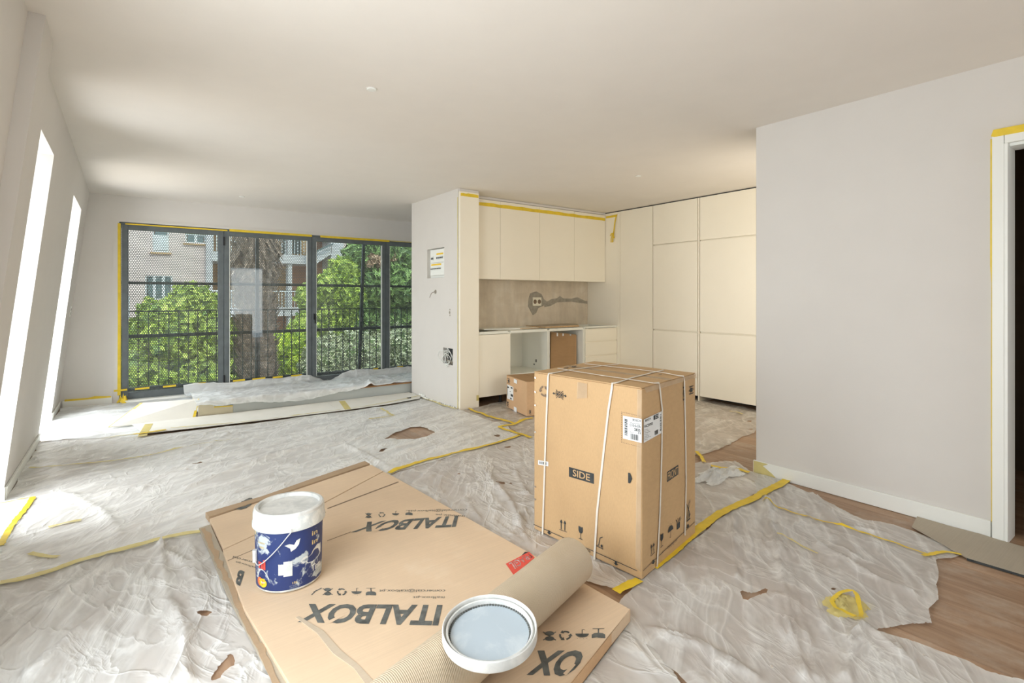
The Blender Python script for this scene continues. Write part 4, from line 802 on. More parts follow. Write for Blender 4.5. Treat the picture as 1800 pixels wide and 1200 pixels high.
# ================================================================== ROLL OF CORRUGATED PAPER
rc = thing('corrugated_roll', 'rolled pale corrugated paper lying across the cardboard slab', 'roll', (1.2, 1.55, .06))
E1 = np.array([1.588, 1.702, 0]); dr = np.array([-.949, -.316, 0]); rad = .100; nr = np.array([-dr[1], dr[0], 0]); prof = []
for i in range(150):
    t_ = i / 149 * 2 * math.pi * 2.2; rr_ = rad * (1 - .0 * t_) - .0035 * (t_ / (2 * math.pi)); prof.append((rr_ * math.sin(t_ + 2.6), rr_ * math.cos(t_ + 2.6)))
zc = .0625 + rad
v = []; f = []; th = .0022; n = len(prof)
for k_, s in enumerate(np.linspace(0, 1.42, 12)):
    for (a, b) in prof: q = E1 + dr * s + nr * a; v.append((q[0], q[1], zc + b))
    for (a, b) in prof: h_ = math.hypot(a, b); q = E1 + dr * s + nr * a * (1 - th / h_); v.append((q[0], q[1], zc + b * (1 - th / h_)))
W2 = 2 * n
for k_ in range(11):
    for i in range(n - 1):
        a = k_ * W2 + i; f.append((a, a + 1, a + 1 + W2, a + W2)); b = a + n; f.append((b + 1, b, b + W2, b + 1 + W2))
    a = k_ * W2; f.append((a, a + W2, a + W2 + n, a + n)); a = k_ * W2 + n - 1; f.append((a, a + n, a + n + W2, a + W2))
for k_ in (0, 11):
    for i in range(n - 1): a = k_ * W2 + i; f.append((a, a + n, a + n + 1, a + 1))
mk('paper_roll', (v, f), 'roll', rc, smooth=False)

# ================================================================== PAINT BUCKET
bc = np.array([.604, 2.532, 0]); bz = .047
bk = thing('paint_bucket', 'paint-splashed blue and white bucket with its lid on, standing on the cardboard', 'bucket', (bc[0], bc[1], bz))
H_ = .335
mk('body', lathe([(0, .0), (.134, .0), (.137, .004), (.1375, .008), (.143, .275), (.143, .30), (.135, .30), (.130, .02), (0, .02)], (bc[0], bc[1], bz), 72), 'buckw', bk, smooth=True)
lb = mk('printed_label', lathe([(.1382, .010), (.1440, .276)], (bc[0], bc[1], bz), 96), 'blue', bk, smooth=True)
ld = mk('lid', lathe([(0, .322), (.118, .322), (.126, .322), (.130, .337), (.141, .338), (.1475, .333), (.1495, .322), (.150, .285), (.1535, .276), (.1535, .262), (.146, .262), (.146, .30), (.143, .301)], (bc[0], bc[1], bz), 72), 'lidtop', bk, smooth=True)
mk('lid_skirt', lathe([(.1500, .3225), (.1508, .320), (.1512, .287), (.1542, .278), (.1542, .263)], (bc[0], bc[1], bz), 72), 'buckw', ld, smooth=True)
cam_az = math.atan2(-bc[1], -bc[0])
def cyl(u, z, off=.0016):      # u = metres to the right round the front as the camera sees it
    r = .1382 + (z - bz - .01) / .266 * .0058 + off; a = cam_az + u / r; return np.array([bc[0] + r * math.cos(a), bc[1] + r * math.sin(a), z])
def wrap(name, vf, u0, u1, z0, z1, mat, sub=True, off=.0016):
    v, f = vf; v = (v - v.min(0)) / (v.max(0) - v.min(0)); me_v = [cyl(u0 + a * (u1 - u0), bz + z0 + b * (z1 - z0), off) for a, b in v]; out = []
    cc = np.array([bc[0], bc[1], 0])
    for t in f:
        a, b, c = (me_v[i] for i in t); nn = np.cross(b - a, c - a); out.append(t if np.dot(nn[:2], (a - cc)[:2]) > 0 else t[::-1])
    return mk(name, (me_v, out), mat, lb)
GR = lambda nx, ny: (np.array([(i / nx, j / ny) for j in range(ny + 1) for i in range(nx + 1)]), [(j * (nx + 1) + i, j * (nx + 1) + i + 1, (j + 1) * (nx + 1) + i + 1) for j in range(ny) for i in range(nx)] + [(j * (nx + 1) + i, (j + 1) * (nx + 1) + i + 1, (j + 1) * (nx + 1) + i) for j in range(ny) for i in range(nx)])
wrap('letters', text_mesh('Tinta', .02), .098, .165, .055, .085, 'paper'); wrap('letters', text_mesh('15L', .02), .012, .034, .032, .042, 'goldprint')
wrap('letters', text_mesh('Exterior', .02), -.150, -.105, .208, .218, 'goldprint'); wrap('letters', text_mesh('matt', .02), -.142, -.112, .188, .198, 'goldprint'); wrap('letters', text_mesh('R', .04), -.19, -.168, .235, .262, 'goldprint')
wrap('letters', text_mesh('nl', .05), -.150, -.105, .098, .14, 'red'); wrap('logo_disc', shape_mesh([ell(.5, .5, .5, .5, n=20)]), -.160, -.118, .022, .06, 'orange'); wrap('logo_disc', shape_mesh([ell(.5, .5, .5, .5, n=20)]), -.142, -.098, .020, .058, 'yel', off=.0022)
for i in range(4): wrap('letters', text_mesh(['sem cheiro e lavavel', 'acabamento mate interior', 'rendimento 12 m2', 'agitar bem'][i], 0), .0, .052 - i * .006, .024 - i * .0062, .028 - i * .0062, 'lidblue')
for sx in range(2): wrap('letters', text_mesh('in', .02), .10, .135, .215 - .04 * sx, .235 - .04 * sx, 'goldprint')
wrap('label_rest', GR(6, 2), -.024, .012, .070, .135, 'buckw'); wrap('label_rest', GR(6, 2), -.045, -.02, .078, .125, 'buckw')
sm = [(0, .45), (.10, .62), (.22, .66), (.30, .55), (.42, .62), (.5, .8), (.62, .9), (.75, 1), (.9, .92), (1, .95), (1, .4), (.9, .3), (.78, .22), (.6, .2), (.5, .05), (.42, .0), (.4, .18), (.25, .22), (.2, .35), (.1, .3)]
wrap('paint_smear', shape_mesh([sm]), .045, .165, .085, .165, 'buckw'); wrap('paint_smear', shape_mesh([[(0, .6), (.3, .7), (.6, .55), (.75, .9), (1, 1), (.9, .5), (.7, .2), (.4, 0), (.35, .3)]]), -.02, .045, .175, .225, 'buckw')
wrap('paint_smear', shape_mesh([[(0, .3), (.2, .9), (.5, 1), (.8, .8), (1, .4), (.7, .35), (.75, .1), (.5, 0), (.3, .2)]]), -.165, -.085, .035, .10, 'buckw')
# wire handle with grip lug
lug = cyl(-.178, bz + .150, .006); mk('handle_lug', tube([cyl(-.178, bz + .120, .008), cyl(-.178, bz + .172, .008)], .010, 10), 'lidtop', bk, smooth=True)
hp = [cyl(-.172, bz + .125, .010), cyl(-.150, bz + .118, .014), cyl(-.118, bz + .135, .016), cyl(-.08, bz + .168, .016), cyl(-.04, bz + .21, .015), cyl(-.005, bz + .252, .014), cyl(.008, bz + .268, .016), cyl(.006, bz + .28, .018)]
mk('handle', tube(smooth_line(hp, .01), .0022, 6), 'lidtop', bk, smooth=True)
# second lid, upside down on the roll
lc_ = onZ(861, 1108, .290); t2 = thing('bucket_lid', 'loose round bucket lid, inside up, lying on the paper roll', 'lid', (lc_[0], lc_[1], .265))
def tilt(vf):
    a = math.radians(5.5); tdir = unit(np.array([-lc_[0], -lc_[1], 0])); ax = np.array([-tdir[1], tdir[0], 0])
    def fn(p):
        q = p - np.array([lc_[0], lc_[1], .285]); s = np.dot(q, tdir); w = q - tdir * s - uz * q[2]
        return w + tdir * (s * math.cos(a) + q[2] * math.sin(a)) + uz * (q[2] * math.cos(a) - s * math.sin(a)) + np.array([lc_[0], lc_[1], .289])
    return xf(vf, fn)
mk('rim', tilt(lathe([(.128, .279), (.1285, .295), (.132, .297), (.1345, .295), (.1355, .287), (.1395, .287), (.1415, .302), (.144, .3045), (.1465, .302), (.147, .274), (.144, .268), (.125, .268), (0, .268), (0, .2685)], (lc_[0], lc_[1], 0), 84)), 'lidtop', t2, smooth=True)
mk('inner_face', tilt(lathe([(0, .2795), (.1275, .2795), (.128, .2785)], (lc_[0], lc_[1], 0), 64)), 'lidblue', t2, smooth=True)
nt_ = 84; l_ = []
for i in range(nt_):
    if 40 < i < 47: continue
    a = 2 * math.pi * i / nt_; l_.append(rotz(box(.1215, .1268, -.0028, .0028, .2796, .283), a, (lc_[0], lc_[1], 0)))
tt = mk('seal_teeth', tilt(join(*l_)), 'ink2', t2); tt['kind'] = 'stuff'
# ================================================================== DUST SHEETS
FLATS.append(np.array([(-.14, 6.60), (.63, 6.60), (.67, 6.8), (.10, 6.93)])); FLATS.append(np.array([(.1, 6.05), (3.13, 6.05), (3.13, 6.6), (-.2, 6.6)]))
FLATS.append(np.array([(3.40, .1), (3.40, .77), (3.60, 1.06), (3.83, 1.09), (3.83, .1)]))
cx_ = lambda *p: [tuple(onZ(a, b)[:2]) for a, b in p]
sheet('dust_sheet', 'wide crinkled plastic dust sheet between the left wall and the kitchen wall', 'plA', [(-.62, 3.28), (-.05, 3.36), (.40, 3.38), (1.55, 3.66), (3.0, 3.93), (3.13, 4.3), (3.135, 5.26), (3.135, 6.25), (2.6, 6.06), (1.99, 5.99), (.94, 6.02), (.13, 6.09), (-.2, 6.22), (-.622, 6.34)], .0165, .004,
      holes=[cx_((672, 778), (684, 770), (700, 761), (722, 753), (745, 752), (765, 762), (748, 769), (730, 773), (700, 774), (686, 772)), cx_((664, 798), (673, 791), (682, 790), (668, 797)), cx_((866, 768), (880, 764), (879, 770)), cx_((330, 822), (346, 818), (366, 810), (348, 820))])
sheet('dust_sheet', 'crinkled plastic dust sheet across the near left floor, in front of the tape seam', 'plB', [(-.622, 3.345), (-.05, 3.415), (.42, 3.44), (1.5, 3.70), (1.60, 2.4), (1.66, 1.45), (1.45, .9), (1.2, .1), (.6, .1), (-.622, .1)], .0125, .0015, seed=3,
      holes=[cx_((368, 1200), (408, 1148), (414, 1166), (385, 1200)), cx_((343, 1086), (390, 1068), (360, 1090)), cx_((215, 1062), (222, 1060), (222, 1066))])
sheet('dust_sheet', 'crinkled plastic dust sheet round the strapped box, up to the corner of the right wall', 'plC', [(1.56, 3.66), (3.03, 3.96), (3.50, 3.5), (3.80, 3.05), (3.70, 2.75), (3.62, 2.5), (3.95, 2.33), (3.815, 2.14), (3.80, 1.9), (3.36, 1.86), (1.78, 1.60), (1.64, 1.9)], .015, .0005, seed=5,
      holes=[cx_((880, 788), (898, 786), (896, 790)), cx_((867, 853), (890, 850), (884, 856)), cx_((893, 852), (902, 851), (898, 856)), cx_((800, 834), (813, 832), (806, 837))])
sheet('dust_sheet', 'thin see-through plastic dust sheet at the front right with a torn edge over bare wood', 'plD', [(1.62, 1.50), (1.93, 1.62), (3.36, 1.85), (3.80, 2.06), (3.805, 1.89)] + cx_((1430, 872), (1475, 898), (1520, 920), (1545, 921), (1570, 925), (1605, 935), (1640, 950), (1672, 965), (1690, 977), (1672, 985), (1645, 987), (1650, 1010), (1650, 1060), (1632, 1075), (1638, 1100), (1600, 1100), (1555, 1110), (1535, 1113)) + cx_((1580, 1124), (1610, 1132), (1655, 1150), (1700, 1165), (1735, 1185), (1800, 1205)) + [(2.5, .1), (1.2, .05), (1.5, .9)], .0105, .0045, seed=9,
      holes=[cx_((1300, 1030), (1302, 1043), (1320, 1048), (1345, 1040), (1350, 1038), (1335, 1050), (1308, 1066), (1303, 1050)), cx_((1455, 1043), (1466, 1040), (1472, 1034), (1470, 1045)), cx_((1224, 1058), (1234, 1055), (1233, 1060)), cx_((1216, 1031), (1221, 1030), (1221, 1034))])
sheet('dust_sheet', 'brownish plastic dust sheet on the kitchen floor in front of the tall cabinets', 'plE', [(3.02, 3.95), (3.14, 4.3), (3.14, 5.25), (3.42, 5.28), (3.9, 5.42), (4.6, 5.30), (5.2, 5.40), (5.75, 5.2), (5.95, 4.7), (6.0, 3.6)] + [(5.9, 2.9)] + cx_((1331, 758), (1295, 775), (1262, 793), (1225, 802)) + [(3.9, 3.0), (3.62, 3.45)], .019, .0, seed=13,
      holes=[cx_((1312, 741), (1321, 740), (1318, 744)), cx_((1314, 757), (1325, 755), (1321, 759))])
def HSl(x, y): 
    h = HS(x, y); x = np.asarray(x); y = np.asarray(y)
    h = h + .02 * np.clip(crease(x, y, .1, 3, 3, 51), 0, 1) + .05 * sstep(7.9, 8.15, y) * sstep(-.1, -.2, x) * 0
    for a, b, c_, d in ((.02, .62, 6.62, 6.96),): pass
    return h
sheet('dust_sheet', 'bright plastic dust sheet bunched in the far left corner under the windows', 'plF', [(-.61, 6.30), (-.2, 6.20), (.17, 6.08), (.12, 6.62), (.02, 6.95), (.95, 6.95), (.95, 8.09), (-.10, 8.12), (-.61, 8.15), (-.62, 7.39), (-.94, 7.38), (-.94, 6.40), (-.62, 6.38)], .016, .004, seed=17, hfn=HSl)
sheet('dust_sheet', 'white square of dust sheet taped to the floor beside the near niche', 'plF', [(-.94, 4.64), (-.62, 4.65), (-.49, 4.62), (-.505, 3.70), (-.62, 3.65), (-.64, 4.02), (-.94, 4.03)], .014, .008, seed=19)
# sheet draped over the step below the windows and taped to the sashes
def drape():
    prof = []
    xs = np.arange(.62, 4.70, .016); rows = 60; v = []; f = []
    for i, x in enumerate(xs):
        hang = .165 - (.062 + .02 * math.sin(x * 5) + .02 * gnoise(np.array([x * 3.0]), np.array([.5]), 61)[0]) * float(1 - sstep(2.25, 2.55, x)) * float(sstep(.6, .9, x) * .6 + .4); back = .028 * float(sstep(2.5, 2.8, x)) + .02 * max(0, gnoise(np.array([x * 4.0]), np.array([3.5]), 62)[0]) if x > 2.4 else 0
        dip = math.exp(-((x - 2.50) / .20) ** 2); tz = .145 - .10 * dip + .01 * math.sin(x * 9)
        P = [(6.592 + back, hang), (6.590 + back, .160), (6.60 + back, .176), (6.85, .175), (7.2, .173), (7.36, .165), (7.62, .09 - .05 * dip), (7.95, .06 - .02 * dip), (8.08, .075 - .03 * dip), (8.17, tz), (8.186, tz + .004)]
        L_ = np.array(P); d = np.r_[0, np.cumsum(np.hypot(*np.diff(L_, axis=0).T))]; s = np.linspace(0, d[-1], rows); yy = np.interp(s, d, L_[:, 0]); zz = np.interp(s, d, L_[:, 1])
        for a, b, c_ in zip(yy, zz, s): v.append((x, a, b, c_))
    v = np.array(v); X, Sx = v[:, 0], v[:, 3]
    n = .022 * crease(X, Sx, .25, 2.6, 3, 71) + .014 * crease(X, Sx, 1.2, 5, 3, 72) + .008 * crease(X, Sx, .7, 11, 2, 73) + .05 * np.exp(-((X - 2.62 - .25 * (Sx - .2)) / .045) ** 2) * np.exp(-((Sx - .08) / .16) ** 2)
    e = sstep(0, .05, Sx.max() - Sx); v[:, 2] += n * e; v[:, 1] -= n * .35 * e * (Sx < .1)
    nx = len(xs)
    for i in range(nx - 1):
        for k in range(rows - 1): a = i * rows + k; f.append((a, a + 1, a + rows + 1, a + rows)[::-1])
    return v[:, :3].tolist(), f
o = mk('dust_sheet', drape(), 'plF', smooth=True); tag(o, 'plastic dust sheet draped over the step and taped along the window sashes', 'dust sheet', 'clear plastic dust sheets on the floor')
ORD = ['first', 'second', 'third', 'fourth', 'fifth', 'sixth', 'seventh', 'eighth', 'ninth', 'tenth', 'eleventh']
for k, (px, py, w_) in enumerate(((212, 697, 16), (250, 690, 18), (298, 685, 17), (350, 679, 18), (420, 670, 18), (455, 665, 20), (488, 664, 16), (521, 661, 18), (622, 653, 12), (660, 651, 10), (703, 648, 12))):
    c = onY(px, py, 8.19); x0 = c[0] - w_ * .0042; x1 = c[0] + w_ * .0042
    vtape(ORD[k] + ' short yellow tape tab from the left along the foot of the window sashes', [(x0, 8.19, .150), (x1, 8.19, .153), (x1, 8.19, .176), (x0, 8.19, .172)], thick=.010, name='tape_tab')
# white protective strip in front of the step
ps = thing('protective_strip', 'long white board strip on the floor at the foot of the step', 'floor protection', (1.6, 6.3, 0))
pass
mk('strip', prism([(.14, 6.10), (.94, 6.03), (1.985, 6.0), (1.985, 6.60), (.06, 6.605)], .024, .030), 'pwhite', ps, bev=.001); mk('strip', prism([(1.99, 6.0), (2.6, 6.03), (3.05, 6.13), (3.12, 6.25), (3.12, 6.60), (1.99, 6.60)], .024, .030), 'pwhite', ps, bev=.001)
for a, b in (((601, 709), (612, 724)), ((250, 772), (262, 750))):
    p, q = onZ(*a), onZ(*b); d = unit(q - p); n_ = np.array([-d[1], d[0], 0]) * .035; mk('joint_tape', prism([tuple((p + n_)[:2]), tuple((p - n_)[:2]), tuple((q - n_)[:2]), tuple((q + n_)[:2])], .0302, .0315), 'tape2', ps)
tag(mk('debris', prism([(2.905, 6.20), (2.955, 6.19), (2.965, 6.215), (2.91, 6.222)], .0305, .04), 'black'), 'small black scrap on the white strip near the kitchen wall', 'debris')
# ramped paper-wrapped board and the unfinished step end
rb = thing('leaning_board', 'white wrapped board sloping against the low step, yellow tape on both ends', 'board', (.3, 6.7, 0))
q = [np.array(p, float) for p in [(-.14, 6.615, .026), (.612, 6.600, .026), (.668, 6.80, .190), (.13, 6.93, .186)]]
mk('board', ([tuple(p - uz * .008) for p in q] + [tuple(p) for p in q], BF), 'pwhite', rb)
for s in (0, 1):
    e = [bilinear(q, a, b) for a, b in ((.0, 0), (.05, 0), (.05, 1), (.0, 1))] if not s else [bilinear(q, a, b) for a, b in ((.965, 0), (1, 0), (1, 1), (.965, 1))]
    decal('edge_tape', SQ, e, 'tape2' if not s else 'tape', rb, nrm=uz, lift=.001)
se = thing('step_end', 'raw cream boards closing the left end of the low step', 'board', (.8, 6.7, 0))
mk('front_board', prism([(.64, .0), (.978, .0), (.978, .105), (.79, .118), (.775, .15), (.745, .155), (.74, .178), (.64, .178)], 0, .02)[0:2] and xf(prism([(.64, .004), (.978, .004), (.978, .105), (.79, .118), (.775, .15), (.745, .155), (.74, .178), (.64, .178)], 0, .02), lambda p: (p[0], 6.64 - p[2], p[1])), 'cream', se)
mk('side_board', box(.622, .638, 6.82, 7.0, .004, .178), 'cream', se); mk('edge_tape', xf(prism([(.79, .105), (.976, .098), (.976, .108), (.79, .118)], 0, .001), lambda p: (p[0], 6.6195 - p[2], p[1])), 'tape', se)
# bunched sheet and tape by the box
def crumple(name, label, cat, c, rx, ry, h, mat, seed, grp=None, n=26):
    r = np.random.default_rng(seed); v = []; f = []
    for j in range(n + 1):
        for i in range(n + 1):
            a, b = i / n * 2 - 1, j / n * 2 - 1; x, y = c[0] + a * rx, c[1] + b * ry; e = max(0, 1 - (a * a + b * b) / .85)
            z = float(HS(x, y)[0]) + .004 + e * h * float(.35 + 1.3 * crease(np.array([a * 1.5]), np.array([b * 1.5]), .6, 1.6, 1.5, seed)[0] + .5 * gnoise(np.array([a * 2.0]), np.array([b * 2.0]), seed + 4)[0])
            v.append((x + .002 * r.normal(), y + .002 * r.normal(), max(z, .005)))
    for j in range(n):
        for i in range(n):
            a, b = (i + .5) / n * 2 - 1, (j + .5) / n * 2 - 1
            if math.hypot(a, b) + .22 * math.sin(5 * math.atan2(b, a) + seed) > .95: continue
            k = j * (n + 1) + i; f.append((k, k + 1, k + n + 2, k + n + 1))
    return tag(mk(name, (v, f), mat, smooth=True), label, cat, grp)
p = onZ(1262, 838); crumple('sheet_bunch', 'bunched edge of plastic film beside the strapped box', 'dust sheet', p, .30, .11, .04, 'plF', 3)
p = onZ(1487, 1073); crumple('tape_ball', 'crumpled wad of yellow tape and film on the front dust sheet', 'tape', p, .12, .09, .018, 'tape2', 8, 'yellow masking tape')
p = onZ(1500, 1080); q_ = [onZ(*a) for a in ((1462, 1068), (1478, 1055), (1500, 1050), (1508, 1062), (1514, 1100), (1502, 1098), (1480, 1085), (1468, 1080))]
for seg, w_ in (([0, 1, 2, 3], 'back'), ([3, 4, 5], 'right side'), ([5, 6, 7, 0], 'front')): tape('bright yellow tape folded along the %s of the crumpled wad' % w_, [tuple(q_[i][:2]) for i in seg], .018, off=.020, px=False)

# ================================================================== TAPE ON THE FLOOR
T_ = [('long yellow tape seam on the left running to the cardboard', [(0, 1033), (60, 1018), (150, 990), (210, 974), (290, 952), (366, 935)], .042, 'tape2'),
      ('yellow tape seam from the cardboard corner towards the kitchen', [(684, 834.5), (740, 815), (800, 800), (860, 785), (914, 768.5)], .042, 'tape'),
      ('zigzag yellow tape seam in front of the small box', [(824, 721), (850, 731), (880, 741), (905, 748), (890, 751), (878, 754), (900, 761), (935, 773)], .04, 'tape'),
      ('short yellow tape running towards the small box', [(905, 748), (920, 741), (936, 738)], .035, 'tape'),
      ('broad yellow tape seam leaving the strapped box towards the front', [(1082, 1048), (1100, 1037), (1124, 1024)], .045, 'tape'),
      ('broad yellow tape seam from the strapped box to the right wall', [(1146, 1001), (1180, 975), (1220, 940), (1270, 906), (1310, 888), (1335, 876), (1345, 868), (1362, 860), (1384, 846)], .058, 'tape'),
      ('thin yellow tape edge across the front right dust sheet', [(1340, 889), (1385, 903), (1430, 917), (1500, 938), (1560, 958), (1610, 975), (1640, 983)], .014, 'tape'),
      ('yellow tape at the tip of the torn dust sheet', [(1622, 984), (1645, 979), (1665, 975), (1690, 979)], .022, 'tape'),
      ('bright yellow tape curl near the end of the right wall', [(1250, 824), (1275, 826), (1295, 829), (1317, 834)], .045, 'tape'),
      ('yellow tape scrap beside the strapped box', [(1224, 797), (1232, 806), (1238, 818)], .03, 'tape'),
      ('small twisted yellow tape scrap on the front right sheet', [(1366, 950), (1385, 952), (1410, 965), (1438, 978)], .012, 'tape2'),
      ('yellow tape round the white square by the near niche', [(58, 880), (40, 905), (20, 930), (0, 968)], .03, 'tape'),
      ('pale tape along the back of the white square by the near niche', [(0, 888), (30, 883), (60, 878)], .02, 'tape2'),
      ('loose yellow tape scrap on the left dust sheet', [(52, 980), (75, 984), (103, 984)], .03, 'tape2'),
      ('pale tape scrap under the left dust sheet', [(85, 932), (115, 925), (143, 919)], .028, 'tape2'),
      ('pale tape line across the far part of the left dust sheet', [(52, 827), (110, 823), (180, 815), (260, 803), (340, 787), (420, 775)], .02, 'tape2'),
      ('yellow tape patch at the front edge of the white strip', [(234, 770), (262, 766), (292, 761)], .045, 'tape'),
      ('faint tape line in the far left corner', [(178, 774), (220, 767), (276, 760)], .02, 'tape2'),
      ('pale tape along the edge of the white strip', [(300, 758), (420, 748), (520, 738), (600, 726), (680, 712), (745, 698)], .022, 'tape2'),
      ('pale tape down the corner of the kitchen wall', [(726, 694), (745, 701), (770, 711), (795, 720), (806, 721)], .035, 'tape2'),
      ('short pale tape crossing on the sheet near the kitchen wall', [(670, 720), (680, 727), (692, 733)], .03, 'tape2'),
      ('pale tape stub on the sheet near the kitchen wall', [(648, 739), (672, 736), (694, 733)], .025, 'tape2'),
      ('faint tape mark on the kitchen dust sheet', [(1282, 725), (1295, 728), (1306, 731)], .03, 'tape2')]
for i, (l, p, w_, m_) in enumerate(T_): tape(l, p, w_, m_, off=.012 if i not in (18, 16) else .035, seed=i)
vtape('yellow tape along the base of the back wall in the far left corner', [(-.58, 8.183, .085), (-.14, 8.183, .085), (-.14, 8.183, .100), (-.3, 8.183, .118), (-.36, 8.183, .104), (-.58, 8.183, .108)], thick=.004)
vtape('yellow tape up the left edge of the window wall', [(-.078, 8.19, .10), (-.045, 8.19, .10), (-.043, 8.19, 1.1), (-.045, 8.19, 2.25), (-.075, 8.19, 2.25), (-.074, 8.19, 1.0)], thick=.005)
for a, b, l in ((.0, 1.14, 'thin yellow tape above the first window'), (1.165, 2.275, 'bright yellow tape above the second window'), (2.40, 3.52, 'yellow tape above the third window')):
    vtape(l, [(a, 8.19, 2.240), (b, 8.19, 2.240), (b, 8.19, 2.272 if a else 2.258), (a, 8.19, 2.272 if a else 2.256)], thick=.005)
vtape('pale yellow tape above the fourth window', [(3.53, 8.19, 2.252), (4.6, 8.19, 2.252), (4.6, 8.19, 2.266), (3.53, 8.19, 2.268)], 'tape2', thick=.005)
crumple('tape_scrap', 'yellow tape tuft at the foot of the window tape', 'tape', (-.02, 8.12, 0), .07, .04, .10, 'tape', 12, 'yellow masking tape', 10)
# cardboard and corrugated roll by the door
cs = thing('cardboard_strip', 'pale grey corrugated cardboard strip lying at the foot of the door', 'cardboard', (3.6, .7, 0))
pass
mk('strip', prism([(3.615, 1.055), (3.807, 1.085), (3.798, .93), (3.807, .80), (3.796, .72), (3.788, .20), (3.385, .10), (3.41, .558), (3.403, .763)], .010, .0145), 'tan', cs); mk('dark_edge', prism([(3.380, .10), (3.386, .10), (3.411, .558), (3.404, .763), (3.398, .763), (3.405, .558)], .003, .0125), 'ink', cs)
crl = thing('corrugated_roll', 'brown corrugated sheet curled up in the dark doorway', 'roll', (4.0, .5, 0))
def curl(c, pts, y0, y1, mat, nm):
    pts = smooth_line([(a, 0, b) for a, b in pts], .008); v = []; f = []; n = len(pts)
    for y in (y0, y1):
        for p in pts: v.append((p[0], y, p[2]))
    for y in (y0, y1):
        for p in pts: v.append((p[0] + .0, y, p[2] + .006))
    for i in range(n - 1): f += [(i, i + 1, n + i + 1, n + i), (2 * n + i, 3 * n + i, 3 * n + i + 1, 2 * n + i + 1), (i, 2 * n + i, 2 * n + i + 1, i + 1), (n + i, n + i + 1, 3 * n + i + 1, 3 * n + i)]
    f += [(0, n, 3 * n, 2 * n), (n - 1, 3 * n - 1, 4 * n - 1, 2 * n - 1)]
    return mk(nm, rotz((v, f), c[2], c[:2] + (0,)), mat, crl, smooth=True)
curl((3.99, .62, -.25), [(.9, .16), (.5, .14), (.25, .13), (.12, .15), (.04, .13), (.0, .08), (.02, .03), (.08, .008), (.2, .006), (.4, .006)], -.6, .0, 'carddk', 'outer_layer')
curl((3.99, .60, -.25), [(.5, .11), (.25, .10), (.12, .105), (.06, .09), (.05, .06), (.10, .045), (.15, .06)], -.6, -.01, 'tan', 'inner_layer')
# dust sheet crumbs along the foot of the kitchen wall, small scraps
l_ = []
rr = random.Random(21)
for i in range(60):
    x, y = rr.uniform(.2, 3.0), rr.uniform(.6, 5.6); 
    if x < 1.7 and 1 < y < 3.9: continue
    s = rr.uniform(.002, .006); z = float(HS(x, y)[0]) + .006; l_.append(rotz(box(-s, s, -s * .6, s * .6, z, z + s * .5), rr.random() * 3, (x, y, 0)))
cr = tag(mk('crumbs', join(*l_), 'dust'), 'tiny plaster crumbs scattered over the dust sheets', 'debris'); cr['kind'] = 'stuff'
l_ = []
for i in range(22):
    y = 5.35 + i * .055; s = rr.uniform(.008, .022); l_.append(rotz(box(-s * .5, s * .5, -s, s, .012, .02 + s * (2.2 if 14 < i < 18 else .6)), rr.uniform(-.5, .5), (3.13, y, 0)))
cr = tag(mk('plaster_crumbs', join(*l_), 'trimw', bev=.003), 'white plaster lumps along the foot of the kitchen side wall', 'debris'); cr['kind'] = 'stuff'

# ================================================================== OUTSIDE
# perforated metal screen on the balcony
pc = .0268; ph = pc * .866; x0, x1, z0, z1 = -.22, 4.75, -.02, 2.32
nxh, nzh = int((x1 - x0) / pc), int((z1 - z0) / ph)
ii, jj = np.meshgrid(np.arange(nxh), np.arange(nzh)); cx = x0 + (ii + .5 * (jj % 2)) * pc; cz = z0 + jj * ph; cx, cz = cx.ravel(), cz.ravel()
an = np.radians(90 + 60 * np.arange(6)); Ro, Ri = pc / math.sqrt(3), pc * .385
vo = np.stack([cx[:, None] + Ro * np.cos(an), np.full((len(cx), 6), 8.62), cz[:, None] + Ro * np.sin(an)], 2); vi = np.stack([cx[:, None] + Ri * np.cos(an), np.full((len(cx), 6), 8.62), cz[:, None] + Ri * np.sin(an)], 2)
V = np.concatenate([vo, vi], 1).reshape(-1, 3); base = np.arange(len(cx))[:, None] * 12; k6 = np.arange(6); Fq = np.stack([base + k6, base + (k6 + 1) % 6, base + 6 + (k6 + 1) % 6, base + 6 + k6], 2).reshape(-1, 4)
scn = thing('perforated_screen', 'grey perforated metal screen with bars outside the window wall', 'screen', (2.2, 8.62, 0))
me = bpy.data.meshes.new('perforated_sheet'); me.vertices.add(len(V)); me.vertices.foreach_set('co', (V - np.array([2.2, 8.62, 0])).ravel().astype(np.float32)); me.loops.add(Fq.size); me.loops.foreach_set('vertex_index', Fq.ravel().astype(np.int32)); me.polygons.add(len(Fq)); me.polygons.foreach_set('loop_start', (np.arange(len(Fq)) * 4).astype(np.int32)); me.update(calc_edges=True); me.validate(); me.materials.append(M['screen'])
po = bpy.data.objects.new('perforated_sheet', me); COL.objects.link(po); po.parent = scn; po['kind'] = 'stuff'
for z, h in ((1.516, .04), (.806, .04), (.10, .05), (2.26, .06)): mk('crossbar', box(-.22, 4.75, 8.575, 8.605, z - h / 2, z + h / 2), 'rail', scn, bev=.002)
for a, b in ((1.593, 1.585), (3.235, 3.150), (-.17, -.17), (4.7, 4.7)):
    mk('upright', ([(b - .022, 8.565, 0), (b + .022, 8.565, 0), (b + .022, 8.61, 0), (b - .022, 8.61, 0), (a - .022, 8.565, 2.3), (a + .022, 8.565, 2.3), (a + .022, 8.61, 2.3), (a - .022, 8.61, 2.3)], BF), 'rail', scn)
rl = thing('balcony_railing', 'thin dark balcony railing with upright bars outside the windows', 'railing', (2.2, 8.5, 0))
mk('top_rail', box(-.22, 4.75, 8.513, 8.527, 1.128, 1.145), 'rail', rl); mk('bottom_rail', box(-.22, 4.75, 8.513, 8.527, .06, .075), 'rail', rl)
